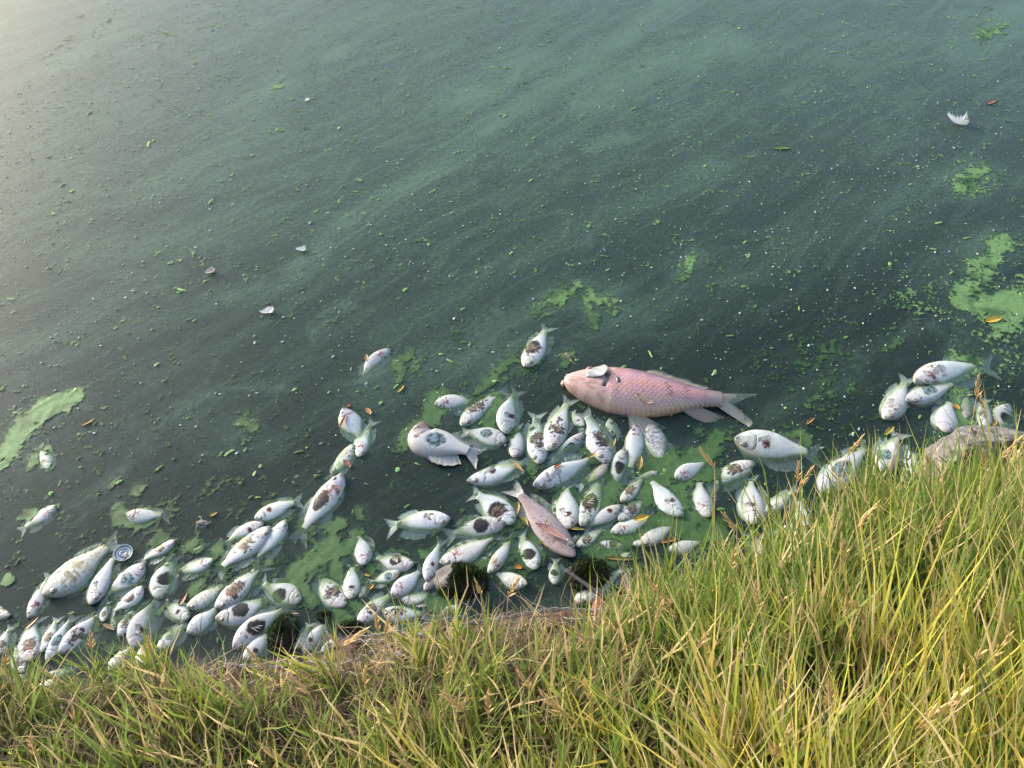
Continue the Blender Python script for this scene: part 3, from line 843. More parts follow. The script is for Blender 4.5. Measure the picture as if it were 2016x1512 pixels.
 ((1119,1040),(1112,950),46,'s',1,'clean white fish with a stained head, left of the red wound fish'),
 ((1136,1188),(1234,1115),40,'m',1,'long white fish on the bank side of the stick, tail raised'),
 ((1801,747),(1947,710),50,'r',1,'uppermost fish at the right with a big clear eye and reddish gill'),
 ((1788,792),(1888,751),39,'t',1,'fish with a teal belly lying under the big eyed fish'),
 ((1745,826),(1789,743),43,'r',1,'pinkish white fish with a red cut apart on the left of the right hand group'),
 ((1860,850),(1868,784),54,'c',1,'round clean fish near the boulder with an orange leaf at its side'),
 ((1902,822),(1903,767),27,'p',1,'rotten pinkish brown fish beside the orange leaf near the boulder'),
 ((1938,845),(1941,782),33,'t',1,'teal stained fish behind the tall seed head at the boulder'),
 ((1981,797),(1973,858),40,'k',1,'fish standing head up against the boulder with a dark brown patch'),
 ((1726,934),(1772,852),52,'t',1,'fish with teal cuts rising behind the blades left of the boulder'),
 ((1798,948),(1803,890),33,'c',1,'white fish wedged between grass and the boulder'),
 ((1126,1068),(1140,1054),11,'c',1,'tiny silver fry by the snout of the brown pink fish'),
 ((22,1346),(62,1320),26,'m',1,'pale rotten fish at the lower left corner under grass tips'),
 ((78,1353),(120,1338),22,'m',1,'shredded pale fish scrap in the lower left shore grass'),
 ((1222,1100),(1243,1086),12,'c',1,'tiny silver scrap of fish above the long rust and green leaf'),
 ((1248,1074),(1274,1062),13,'c',1,'tiny pale fish between the dark brown oval fish and its right neighbour'),
 ((580,940),(588,934),6,'c',1,'tiny silver fry alone in dark water above the topmost left fish'),
]
for f in FISH:
    fish(*f)

# curled crappie and the brown pink slim fish
fish((806,858),(940,896),56,'hst',1,'scaly grey fish with its head curled right back, beside the green mat', sub=0.30, curl=-1.9, tint=(0.88,0.84,0.85), bend=0.05)
fish((1128,1093),(1013,958),46,'p',1,'long brownish pink fish with a pink leaf draped over its shoulder', sub=0.25, tint=(1.12,1.0,1.02), bend=-0.08)

# ------------------------------------------------------------------ the carp
def carp():
    ph, pt = at(1110, 752, 0.02), at(1478, 806, -0.01)
    d = ph - pt
    Lw = float(np.linalg.norm(d[:2]))
    H = 0.305 * Lw
    T = 0.62 * H
    PDc = ([0, .03, .08, .15, .22, .3, .4, .5, .6, .7, .8, .9, 1.0], [.14, .33, .52, .72, .86, .96, 1.0, .95, .84, .70, .52, .38, .33])
    PVc = ([0, .03, .08, .15, .22, .3, .4, .5, .6, .7, .8, .9, 1.0], [.16, .34, .50, .68, .82, .94, 1.0, 1.0, .92, .74, .50, .34, .30])
    PTc = ([0, .03, .08, .15, .22, .3, .4, .5, .6, .7, .8, .9, 1.0], [.22, .44, .62, .82, .94, 1.0, 1.0, .94, .82, .66, .48, .34, .26])
    sp = Spine(Lw, 0.05)
    n = 190
    u = np.linspace(0, 1, n)
    up, lo, th = (np.interp(u, *P) for P in (PDc, PVc, PTc))
    for _ in range(8):
        for arr in (up, lo, th): arr[1:-1] = np.convolve(arr, [.25, .5, .25], 'valid')
    phi = np.concatenate([np.linspace(0, math.pi, 91)[:-1], np.linspace(math.pi, 2 * math.pi, 17)[:-1]])
    m = len(phi)
    cp, sn = np.cos(phi), np.sin(phi)
    q = np.broadcast_to(np.sign(cp) * np.abs(cp) ** 0.95, (n, m))
    U = np.broadcast_to(u[:, None], (n, m)).copy()
    v = np.where(cp[None] > 0, up[:, None], lo[:, None]) * (H / 2) * q
    z = th[:, None] * (T / 2) * np.sign(sn) * np.abs(sn) ** 0.88
    topm = np.broadcast_to(sn > 0, q.shape)
    pn = np.stack([U * 8, q * 3, np.full_like(U, 4.2)], -1)
    n1, n2, n3 = fbm(pn, 4, 2), fbm(pn * 3.3, 3, 5), vnoise(pn * 12, 8)
    # colours: pink flank, violet back, cream belly
    c = np.broadcast_to([0.62, 0.29, 0.27], q.shape + (3,)).copy()
    c = mixc(c, [0.60, 0.41, 0.30], smooth(-q, 0.2, 0.8))
    c = mixc(c, [0.27, 0.16, 0.24], smooth(q, 0.15, 0.6) * smooth(U, .25, .5))
    c = mixc(c, [0.10, 0.075, 0.08], smooth(q, 0.55, 0.9) * 0.9)
    c = mixc(c, [0.56, 0.32, 0.38], smooth(n1, 0.45, 0.7) * 0.6 * (q < 0.5))
    c = mixc(c, [0.45, 0.15, 0.13], smooth(n2, 0.56, 0.72) * 0.55 * (np.abs(q) < 0.6))
    c = mixc(c, [0.28, 0.25, 0.24], smooth(U, 0.80, 0.97) * 0.8)
    # scales: staggered rows with raised front edge
    rows, colsn = 17, 33
    r_ = (q * 0.5 + 0.5) * rows
    ri = np.floor(r_)
    s_ = U * colsn + 0.5 * (ri % 2)
    a = (s_ - np.floor(s_)); b = (r_ - ri - 0.5) * 2
    edge = np.abs(a - (0.22 + 0.34 * b * b))
    em = (1 - smooth(edge, 0.05, 0.20))
    zone = smooth(U, 0.285, 0.31)
    z = z + np.where(topm, (0.0016 * smooth(a - (0.22 + 0.34 * b * b), -0.05, 0.1) * (1.3 - a)) * zone, 0)
    c = mixc(c, [0.12, 0.05, 0.06], em * zone * (0.34 + 0.55 * smooth(q, 0.0, 0.6) + 0.3 * smooth(U, .6, .9)))
    c = mixc(c, [0.66, 0.50, 0.46], (1 - smooth(np.abs(a - 0.75), .1, .3)) * zone * 0.25 * (q < 0.4))
    # two dark creases of lifted scales
    for cu, q0, q1 in ((0.655, -0.5, 0.35), (0.775, -0.1, 0.6)):
        e = np.abs(U - cu - 0.012 * np.sin(q * 22) + 0.05 * q)
        c = mixc(c, [0.12, 0.05, 0.05], (1 - smooth(e, 0.003, 0.009)) * (q > q0) * (q < q1) * 0.85)
    # head
    hm = 1 - smooth(U, 0.25, 0.285)
    c = mixc(c, [0.50, 0.33, 0.29], hm * 0.85)
    c = mixc(c, [0.26, 0.16, 0.13], hm * smooth(n2, .45, .65) * 0.6)
    gd = np.abs(U - (0.265 - 0.06 * q * q))
    gm = (1 - smooth(gd, 0.006 + 0.012 * smooth(q, -0.1, 0.4), 0.020 + 0.012 * smooth(q, -0.1, 0.4))) * (q > -0.45) * (q < 0.9)
    c = mixc(c, [0.07, 0.035, 0.03], gm)
    z = z - np.where(topm, gm * 0.004, 0)
    c = mixc(c, [0.55, 0.35, 0.28], (1 - smooth(np.abs(np.hypot((U - 0.32) / 1.6, (q + 0.1) / 6) - 0.03), .008, .02)) * 0.5)
    P = sp.map(U, v, 0 * U); P[..., 2] = z + ((T / 2) * (1 - th) * 0.35)[:, None]
    P[..., 1] *= -1      # back towards the top of the picture
    verts = np.vstack([P.reshape(-1, 3), P[0].mean(0), P[-1].mean(0)])
    fl = [tuple(f) for f in grid_faces(n, m, True).tolist()]
    fl += [((j + 1) % m, j, n * m) for j in range(m)] + [((n - 1) * m + j, (n - 1) * m + (j + 1) % m, n * m + 1) for j in range(m)]
    o = make_mesh('dead_carp', verts, fl, M_carp, np.vstack([c.reshape(-1, 3), c[0].mean(0), c[-1].mean(0)]))
    pitch, roll = R(1.2), R(4)
    o.location = ((ph + pt) / 2 * np.array([1, 1, 0]) + np.array([0, 0, 0.002])).tolist()
    o.rotation_euler = (roll, -pitch, math.atan2(d[1], d[0]))
    tag(o, 'big pink carp with scaly flank and forked tail, by far the largest fish', 'fish', 'dead fish floating along the shore')
    hw = H / 2
    fc = np.array([0.52, 0.46, 0.38])
    pu = lambda x: float(np.interp(x, *PDc)) * hw
    pl = lambda x: float(np.interp(x, *PVc)) * hw
    ex = 0.235
    fin_mesh('tail_fin', sp, [(0.96, -0.28 * hw), (0.98, 0), (0.96, 0.30 * hw)],
             [(1.0 + ex * 0.70, -1.05 * hw), (1.0 + ex * 0.72, -0.55 * hw), (1.0 + ex * 0.35, -0.02 * hw), (1.0 + ex * 0.75, 0.42 * hw), (1.0 + ex * 1.12, 0.62 * hw)],
             0.012, -0.002, fc * 1.1, M_fin, o, rows=8, seed=4, sy=-1)
    us = np.linspace(0.45, 0.86, 9)
    prof = [0.20, .52, .48, .42, .40, .38, .38, .36, .30]
    fin_mesh('dorsal_fin', sp, [(x, pu(x) * 0.93) for x in us], [(x + 0.07, pu(x) + hw * prof[k] * 0.72) for k, x in enumerate(us)], 0.010, 0.002, fc * 0.8, M_fin, o, rows=6, seed=5, sy=-1)
    us = np.linspace(0.74, 0.86, 5)
    fin_mesh('anal_fin', sp, [(x, -pl(x) * 0.85) for x in us], [(x + 0.08 + 0.02 * k, -pl(x) - hw * pz) for k, (x, pz) in enumerate(zip(us, [.16, .36, .40, .36, .22]))], 0.004, -0.004, np.array([.46, .40, .33]), M_fin, o, rows=6, seed=6, sy=-1)
    us = np.linspace(0.42, 0.50, 5)
    fin_mesh('pelvic_fin', sp, [(x, -pl(x) * 0.9) for x in us], [(x + 0.02 + 0.035 * k, -pl(x) - hw * pz) for k, (x, pz) in enumerate(zip(us, [.62, .86, .80, .62, .30]))], -0.006, -0.012, np.array([.50, .46, .40]), M_fin, o, rows=6, seed=7, sy=-1)
    def zs(x, vv):
        w_ = pu(x) if vv > 0 else pl(x)
        cc = min(.97, abs(vv) / w_)
        pt_ = float(np.interp(x, *PTc))
        return pt_ * T / 2 * (1 - cc ** 2.1) ** 0.44 + (T / 2) * (1 - pt_) * 0.35
    us = [(0.45, -0.60 * hw), (0.46, -0.48 * hw), (0.47, -0.36 * hw)]
    fin_mesh('pectoral_fin', sp, us, [(0.53, -0.86 * hw), (0.56, -0.78 * hw), (0.55, -0.64 * hw)], zs(.46, -.5 * hw), zs(.55, -.76 * hw) + 0.006, np.array([.66, .42, .32]), M_fin, o, rows=5, seed=8, sy=-1)
    # lifted gill cover plate
    gp, gc = [], []
    ng, mg = 12, 9
    for i in range(ng):
        for j in range(mg):
            s, t_ = i / (ng - 1), j / (mg - 1)
            uu = 0.135 + 0.13 * s - 0.035 * (2 * t_ - 1) ** 2 * s
            vv = hw * (-0.06 + 0.84 * t_)
            p = sp.map(np.array([uu]), np.array([vv]), np.array([0.]))[0]
            p[2] = zs(uu, vv) + 0.002 + 0.009 * s ** 2
            gp.append(p); gc.append(np.array([0.38, 0.37, 0.375]) * (0.75 + 0.35 * s) * (0.9 + 0.2 * math.sin(j * 2 + i * .6)))
    gp = np.array(gp); gp[:, 1] *= -1
    f = grid_faces(ng, mg)
    g2 = gp.copy(); g2[:, 2] -= 0.002
    k = ng * mg
    ring = [j for j in range(mg)] + [i * mg + mg - 1 for i in range(1, ng)] + [(ng - 1) * mg + j for j in range(mg - 2, -1, -1)] + [i * mg for i in range(ng - 2, 0, -1)]
    rf = np.array([[ring[i], ring[(i + 1) % len(ring)], ring[(i + 1) % len(ring)] + k, ring[i] + k] for i in range(len(ring))])
    make_mesh('gill_cover', np.vstack([gp, g2]), np.vstack([f[:, ::-1], f + k, rf]), M_carp, np.vstack([gc, gc]), parent=o)
    # dark slot with a grey bead behind the gills
    e = sp.map(np.array([0.335]), np.array([-0.02 * hw]), np.array([0.]))[0]
    sl = dome('wound', (e[0], -e[1], zs(.335, 0) - 0.004), 0.008, 0.019, 0.007, (0.07, 0.045, 0.04), (0.16, 0.06, 0.05), M_eye, o)
    sl.rotation_euler = (0, 0, 0.25)
    e = sp.map(np.array([0.15]), np.array([0.64 * pu(.15)]), np.array([0.]))[0]
    ey = dome('eye', (e[0], -e[1], zs(.15, .64 * pu(.15)) - 0.002), 0.013, 0.011, 0.006, (0.30, 0.16, 0.14), (0.12, .07, .06), M_eye, o)
    dome('pupil', (0, 0, .003), .006, .006, .004, (0.05, .04, .04), (0.03, .03, .03), M_eye, ey, rings=4, seg=12)
    # lips and barbel
    lp = sp.map(np.array([0.004]), np.array([-0.05 * hw]), np.array([0.]))[0]
    dome('mouth', (lp[0] + .002, -lp[1], 0.002), 0.011, 0.016, 0.012, (0.22, .15, .12), (0.15, .10, .08), M_eye, o)
    tube('barbel', [(lp[0] - 0.008, -lp[1] - .012, 0.006), (lp[0] - .002, -lp[1] - .030, 0.004), (lp[0] - .008, -lp[1] - .046, -0.002)], 0.0022, M_eye, (0.5, .42, .3), o)
    return o

def tube(name, pts, r, mat, color, parent=None, seg=7, taper=1.0, noise=0.0, smoothn=4, end=None):
    P = np.array(pts, float)
    if smoothn > 1 and len(P) > 2:
        t = np.linspace(0, len(P) - 1, (len(P) - 1) * smoothn + 1)
        Q = np.zeros((len(t), 3))
        for k, tv in enumerate(t):
            i = min(int(tv), len(P) - 2); f = tv - i
            p0, p1, p2, p3 = P[max(i - 1, 0)], P[i], P[i + 1], P[min(i + 2, len(P) - 1)]
            Q[k] = 0.5 * (2 * p1 + (p2 - p0) * f + (2 * p0 - 5 * p1 + 4 * p2 - p3) * f * f + (3 * p1 - p0 - 3 * p2 + p3) * f ** 3)
        P = Q
    n = len(P)
    T_ = np.gradient(P, axis=0)
    T_ /= np.linalg.norm(T_, axis=1)[:, None] + 1e-9
    ref = np.array([0.13, 0.21, 1.0])
    A = np.cross(T_, ref); A /= np.linalg.norm(A, axis=1)[:, None] + 1e-9
    B = np.cross(T_, A)
    rr = r * (1 + (taper - 1) * np.linspace(0, 1, n))
    if noise: rr = rr * (1 + noise * (vnoise(P * 60, 3) - .5) * 2)
    ph = np.linspace(0, 2 * math.pi, seg, endpoint=False)
    V = P[:, None] + (A[:, None] * np.cos(ph)[None, :, None] + B[:, None] * np.sin(ph)[None, :, None]) * rr[:, None, None]
    verts = np.vstack([V.reshape(-1, 3), P[0], P[-1]])
    fl = [tuple(f) for f in grid_faces(n, seg, True).tolist()]
    fl += [((j + 1) % seg, j, n * seg) for j in range(seg)] + [((n - 1) * seg + j, (n - 1) * seg + (j + 1) % seg, n * seg + 1) for j in range(seg)]
    c = np.broadcast_to(color, (n * seg + 2, 3)).copy()
    c *= (0.75 + 0.5 * vnoise(verts * 80, 6))[:, None]
    return make_mesh(name, verts, fl, mat, c, parent=parent)

carp()

# ------------------------------------------------------------------ algae mats: contour polygons of the density field
def algae_mats():
    st_ = 0.0048
    xs = np.arange(-2.2, 2.5, st_); ys = np.arange(0.72, 4.6, st_)
    Xa, Ya = np.meshgrid(xs, ys, indexing='ij')
    p = np.stack([Xa, Ya, 0 * Xa], -1)
    wob = (fbm(p * 14, 3, 41) - 0.5) * 0.045
    wob2 = (fbm(p * 14 + 50, 3, 42) - 0.5) * 0.045
    D = field(Xa + wob, Ya + wob2, STROKES_HARD, 0.85)
    # thin green rim round the fish
    halo = np.zeros_like(D)
    inside = np.zeros_like(D)
    for h, t, w, *_ in FISH:
        a, b = at(*h)[:2], at(*t)[:2]
        b = a + (b - a) * 0.8
        c0 = (a + b) / 2; Lh = np.linalg.norm(a - b) / 2
        ux = (a - b) / (2 * Lh)
        wl = np.linalg.norm(at(h[0] + w, h[1])[:2] - at(*h)[:2]) * 0.5
        sel = (np.abs(Xa - c0[0]) < Lh + 0.05) & (np.abs(Ya - c0[1]) < Lh + 0.05)
        dx, dy = Xa[sel] - c0[0], Ya[sel] - c0[1]
        e = np.hypot((dx * ux[0] + dy * ux[1]) / Lh, (dx * -ux[1] + dy * ux[0]) / wl)
        halo[sel] = np.maximum(halo[sel], (1 - smooth(np.abs(e - 1.1), 0.05, 0.5)) * smooth(e, 0.80, 1.0))
        inside[sel] = np.maximum(inside[sel], 1 - smooth(e, 0.72, 0.9))
    nz = fbm(p * 30, 5, 51, 0.72)
    fine = fbm(p * 110, 2, 61, 0.7)
    big = fbm(p * 5, 3, 71)
    val = D * 1.05 + (nz - 0.5) * 1.5 + (fine - 0.5) * 0.9 - 0.58
    val2 = halo * 0.50 * smooth(big, 0.38, 0.62) + (nz - .5) * 1.6 + (fine - .5) * 1.3 - 0.50
    crowd = smooth(Ya, 1.55, 1.35) * 0.10
    val3 = -2.0 * smooth(Ya - 0.35 * Xa, 1.5, 1.8) + (nz - 0.5) * 1.3 + (fine - 0.5) * 1.2 + (big - 0.5) * 1.1 - 0.42 + crowd
    val = np.maximum(np.maximum(val, val2), val3 - 0.03)
    val = val - inside * 0.7
    val = np.where(shore_d(Xa, Ya) > 0.03, -1, val)
    ISO = 0.24
    vraw = val.copy()
    val = val + ISO
    nX, nY = Xa.shape
    idx = np.arange(nX * nY).reshape(nX, nY)
    a, b, c, d = idx[:-1, :-1].ravel(), idx[1:, :-1].ravel(), idx[1:, 1:].ravel(), idx[:-1, 1:].ravel()
    tri = np.vstack([np.stack([a, b, c], 1), np.stack([a, c, d], 1)])
    vf = val.ravel()
    P2 = np.stack([Xa.ravel(), Ya.ravel()], 1)
    ins = vf[tri] > 0
    cnt = ins.sum(1)
    out = [P2[tri[cnt == 3]]]
    def rotate(t, key):
        k = np.argmax(key, 1)
        r_ = np.arange(len(t))[:, None]
        return t[r_, (k[:, None] + np.arange(3)[None]) % 3]
    def lerp(i, j):
        f = (vf[i] / (vf[i] - vf[j]))[:, None]
        return P2[i] * (1 - f) + P2[j] * f
    t1 = rotate(tri[cnt == 1], ins[cnt == 1])
    out.append(np.stack([P2[t1[:, 0]], lerp(t1[:, 0], t1[:, 1]), lerp(t1[:, 0], t1[:, 2])], 1))
    t2 = rotate(tri[cnt == 2], ~ins[cnt == 2])
    e1, e2 = lerp(t2[:, 1], t2[:, 0]), lerp(t2[:, 2], t2[:, 0])
    out.append(np.stack([e1, P2[t2[:, 1]], P2[t2[:, 2]]], 1))
    out.append(np.stack([e1, P2[t2[:, 2]], e2], 1))
    T3 = np.vstack(out).reshape(-1, 2)
    Z3 = 0.0014 + 0.0012 * vnoise(np.stack([T3[:, 0] * 60, T3[:, 1] * 60, 0 * T3[:, 0]], 1), 5)
    V3 = np.column_stack([T3, Z3])
    pc = np.stack([T3[:, 0] * 22, T3[:, 1] * 22, 0 * T3[:, 0]], 1)
    k = fbm(pc, 3, 91)
    dd = field(T3[:, 0], T3[:, 1], STROKES_HARD, 0.4)
    c3 = mixc(np.broadcast_to([0.030, 0.075, 0.024], V3.shape), [0.068, 0.135, 0.045], np.clip(dd * 0.9 + (k - .5) * 1.1, 0, 1))
    fresh = np.maximum(smooth(T3[:, 1], 1.75, 2.1), np.maximum(smooth(-T3[:, 0], 1.15, 1.3), smooth(T3[:, 0], 1.25, 1.4)))
    c3 = mixc(c3, [0.170, 0.290, 0.105], fresh * 0.8 * smooth(k, 0.2, 0.55))
    faces = np.arange(len(V3)).reshape(-1, 3)
    fi, fj = (T3[:, 0] - xs[0]) / st_, (T3[:, 1] - ys[0]) / st_
    i0, j0 = np.clip(fi.astype(int), 0, nX - 2), np.clip(fj.astype(int), 0, nY - 2)
    a_, b_ = fi - i0, fj - j0
    vv = (vraw[i0, j0] * (1 - a_) * (1 - b_) + vraw[i0 + 1, j0] * a_ * (1 - b_) + vraw[i0, j0 + 1] * (1 - a_) * b_ + vraw[i0 + 1, j0 + 1] * a_ * b_)
    thick = smooth(vv, -ISO, 0.22)
    print('algae tris', len(faces))
    o = make_mesh('algae_scum', V3, faces, M_scum, c3, smooth_shade=False, attrs={'thick': thick})
    tag(o, kind='stuff')
algae_mats()

def flecks(name, count, size, cols, ylo, yhi, seed, elong=(1, 2.6), bias=None):
    g = np.random.default_rng(seed)
    V, F, C = [], [], []
    k = 0
    cl = g.uniform(0, 1, (60, 2))
    while k < count:
        if g.random() < 0.5:
            px, py = g.uniform(-80, 2100), g.uniform(ylo, yhi)
        else:
            q = cl[g.integers(60)]
            px, py = q[0] * 2016 + g.normal(0, 90), ylo + q[1] * (yhi - ylo) + g.normal(0, 45)
            if not ylo < py < yhi: continue
        p = at(px, py)
        s = size[0] * (size[1] / size[0]) ** (g.random() ** 2.2)
        an = g.normal(R(42), 0.5)
        el = g.uniform(*elong)
        n = 7
        th = np.linspace(0, 2 * math.pi, n, endpoint=False) + g.uniform(0, .5)
        rr = s * g.uniform(0.55, 1.15, n)
        x, y = rr * np.cos(th) * el, rr * np.sin(th) / math.sqrt(el)
        base = len(V)
        V.append((p[0], p[1], 0.0045))
        ca, sa = math.cos(an), math.sin(an)
        for i in range(n): V.append((p[0] + x[i] * ca - y[i] * sa, p[1] + x[i] * sa + y[i] * ca, 0.0018))
        F += [(base, base + 1 + i, base + 1 + (i + 1) % n) for i in range(n)]
        c = np.array(cols[g.integers(len(cols))]) * g.uniform(0.75, 1.2)
        C += [c] * (n + 1)
        k += 1
    o = make_mesh(name, np.array(V), np.array(F), M_algae, np.array(C), smooth_shade=False)
    return tag(o, kind='stuff')
flecks('algae_flecks', 620, (0.0018, 0.010), [(0.24, 0.40, 0.12), (0.28, 0.42, 0.14), (0.18, 0.34, 0.10)], 20, 1000, 4)
flecks('algae_crumbs', 260, (0.0018, 0.009), [(0.07, 0.15, 0.04), (0.10, 0.20, 0.05)], 820, 1260, 14)
flecks('foam_specks', 2600, (0.0011, 0.0048), [(0.50, 0.56, 0.48), (0.36, 0.44, 0.34), (0.62, 0.62, 0.56)], -10, 900, 6, elong=(1, 1.8))

# ------------------------------------------------------------------ rocks
def blob(name, loc, size, seed, cols, rotz=0.0, rough=0.35, facet=6, mat=None, parent=None, sub=(40, 26), flat=0.0):
    g = np.random.default_rng(seed)
    n, m = sub[1], sub[0]
    th = np.linspace(0.0, math.pi, n)
    ph = np.linspace(0, 2 * math.pi, m, endpoint=False)
    Dv = np.stack([np.sin(th)[:, None] * np.cos(ph)[None], np.sin(th)[:, None] * np.sin(ph)[None], np.cos(th)[:, None] + 0 * ph[None]], -1)
    rad = 1 + rough * (fbm(Dv * 1.7 + seed, 3, seed) - 0.5) * 1.6
    for _ in range(facet):
        nv = g.normal(size=3); nv /= np.linalg.norm(nv)
        off = g.uniform(0.68, 0.92)
        dt = Dv @ nv
        rad = np.where(dt * rad > off, off / np.maximum(dt, 1e-3), rad)
    rad = rad + 0.06 * (fbm(Dv * 9 + seed, 3, seed + 3) - 0.5)
    P = Dv * rad[..., None] * np.array(size)
    k = fbm(P * 22 + seed, 4, seed + 7)
    c = mixc(np.broadcast_to(cols[0], P.shape), cols[1], smooth(k, 0.3, 0.7))
    verts = P.reshape(-1, 3)
    ca, sa = math.cos(rotz), math.sin(rotz)
    o = make_mesh(name, verts, grid_faces(n, m, True)[:, ::-1], mat or M_rock, c.reshape(-1, 3), parent=parent)
    o.location = loc
    o.rotation_euler = (g.uniform(-.15, .15), g.uniform(-.15, .15), rotz)
    return o, P

RED = ((0.07, 0.030, 0.024), (0.125, 0.060, 0.046))
GREY = ((0.085, 0.075, 0.068), (0.16, 0.14, 0.13))
STONES = [  # pixel, size px, label, colours
    (455, 1335, 62, RED, 'red brown stone behind the wires at the left of the bank'),
    (690, 1290, 66, RED, 'reddish stone under the twisted wires beside a pair of seed heads'),
    (560, 1315, 44, RED, 'small red stone in the wires below the pair of fish'),
    (855, 1262, 70, ((0.10, 0.05, 0.04), (0.2, .11, .085)), 'dark maroon stone behind the wires under the largest mossy stone'),
    (980, 1150, 55, GREY, 'grey stone at the water line right of the largest mossy stone'),
    (1100, 1235, 58, RED, 'purplish red stone beneath the long white bank fish'),
    (1190, 1205, 55, ((0.13, .055, .034), (0.18, .09, .06)), 'rust coloured stone below the end of the stick'),
    (1232, 1210, 42, RED, 'dark red stone next to the end of the stick'),
    (1215, 1248, 46, RED, 'red stone among grass below the stick'),
    (1935, 975, 60, ((0.15, .06, .04), (0.2, .10, .075)), 'brick red stone below the grey boulder'),
    (785, 1310, 60, GREY, 'brown grey stone lying in the grass below the wires'),
    (300, 1345, 44, GREY, 'grey stone under dead straw at the left bank'),
    (1345, 1150, 44, GREY, 'grey stone in tan thatch below the tall blades'),
    (620, 1335, 46, RED, 'red stone at the grass edge beneath the wires'),
    (140, 1392, 34, ((0.26, .245, .24), (0.34, .32, .31)), 'pale grey stone half buried in straw near the lower left'),
]
for i, (px, py, s, cl, lab) in enumerate(STONES):
    p = at(px, py, 0.03)
    zt = float(terrain_z(p[0], p[1]))
    p = at(px, py, max(zt, 0.0) + 0.015)
    r_ = np.linalg.norm(at(px + s, py) - at(px, py)) * 0.62
    o, _ = blob('stone', (p[0], p[1], max(float(terrain_z(p[0], p[1])), -0.02) - r_ * 0.05), (r_, r_ * 0.75, r_ * 0.55), 30 + i, cl, rotz=i * 1.3)
    tag(o, lab, 'stone', 'stones along the water edge')

# boulder with a brown hollow and ridged grey face
def boulder():
    p = at(1918, 910, 0.02)
    rx = np.linalg.norm(at(2025, 925) - at(1815, 925)) / 2
    n, m = 90, 130
    th = np.linspace(0, math.pi, n); ph = np.linspace(0, 2 * math.pi, m, endpoint=False)
    D = np.stack([np.sin(th)[:, None] * np.cos(ph), np.sin(th)[:, None] * np.sin(ph), np.cos(th)[:, None] + 0 * ph], -1)
    rad = 1 + 0.55 * (fbm(D * 1.6 + 7, 3, 12) - .5)
    g = np.random.default_rng(8)
    for nv, off in (((-0.5, -0.7, 0.5), 0.74), ((0.1, 0.6, 0.75), 0.8), ((-0.9, 0.1, 0.35), 0.84), ((0.7, -0.6, 0.3), 0.85), ((0, -0.9, -0.1), 0.8)):
        nv = np.array(nv) / np.linalg.norm(nv)
        dt = D @ nv
        rad = np.where(dt * rad > off, off / np.maximum(dt, 1e-3), rad)
    hol = np.array([0.42, -0.42, 0.80]); hol /= np.linalg.norm(hol)
    hd = np.arccos(np.clip(D @ hol, -1, 1)) + 0.25 * (fbm(D * 3, 3, 4) - .5)
    hm = 1 - smooth(hd, 0.30, 0.62)
    rad = rad - 0.26 * hm
    fib = fbm(np.stack([D[..., 0] * 4, D[..., 1] * 22, D[..., 2] * 22], -1), 3, 9)
    rad = rad + 0.05 * (fib - .5) + 0.05 * (fbm(D * 9, 4, 15) - .5)
    cr = np.abs(fbm(D * 3.2 + 2, 3, 33) - 0.5)
    rad = rad - 0.05 * (1 - smooth(cr, 0.0, 0.03))
    P = D * rad[..., None] * np.array([rx * 1.08, rx * 0.72, rx * 0.62])
    c = mixc(np.broadcast_to([0.088, 0.082, 0.080], P.shape), [0.185, 0.175, 0.175], smooth(fbm(D * 6, 4, 40), .35, .65))
    c = mixc(c, [0.10, 0.068, 0.045], hm * 0.9)
    c = mixc(c, [0.045, 0.033, 0.025], hm * smooth(fib, .45, .65) * 0.8)
    c = mixc(c, [0.09, 0.07, 0.06], (1 - smooth(cr, 0.0, 0.02)) * 0.8)
    o = make_mesh('boulder', P.reshape(-1, 3), grid_faces(n, m, True)[:, ::-1], M_rock, c.reshape(-1, 3))
    o.location = (p[0], p[1] - 0.02, 0.05)
    o.rotation_euler = (0.05, 0, 0.15)
    tag(o, 'large grey boulder with a brown hollow at the right shore', 'boulder')
    a = at(1912, 842, 0.10); b = at(1920, 868, 0.13); c_ = at(1905, 895, 0.14); d_ = at(1893, 906, 0.13)
    tw = tube('twig', [a, b, c_, d_], 0.003, M_wood, (0.05, 0.04, 0.035), noise=0.3)
    tag(tw, 'thin dark twig bent over the top of the grey boulder', 'twig')
boulder()

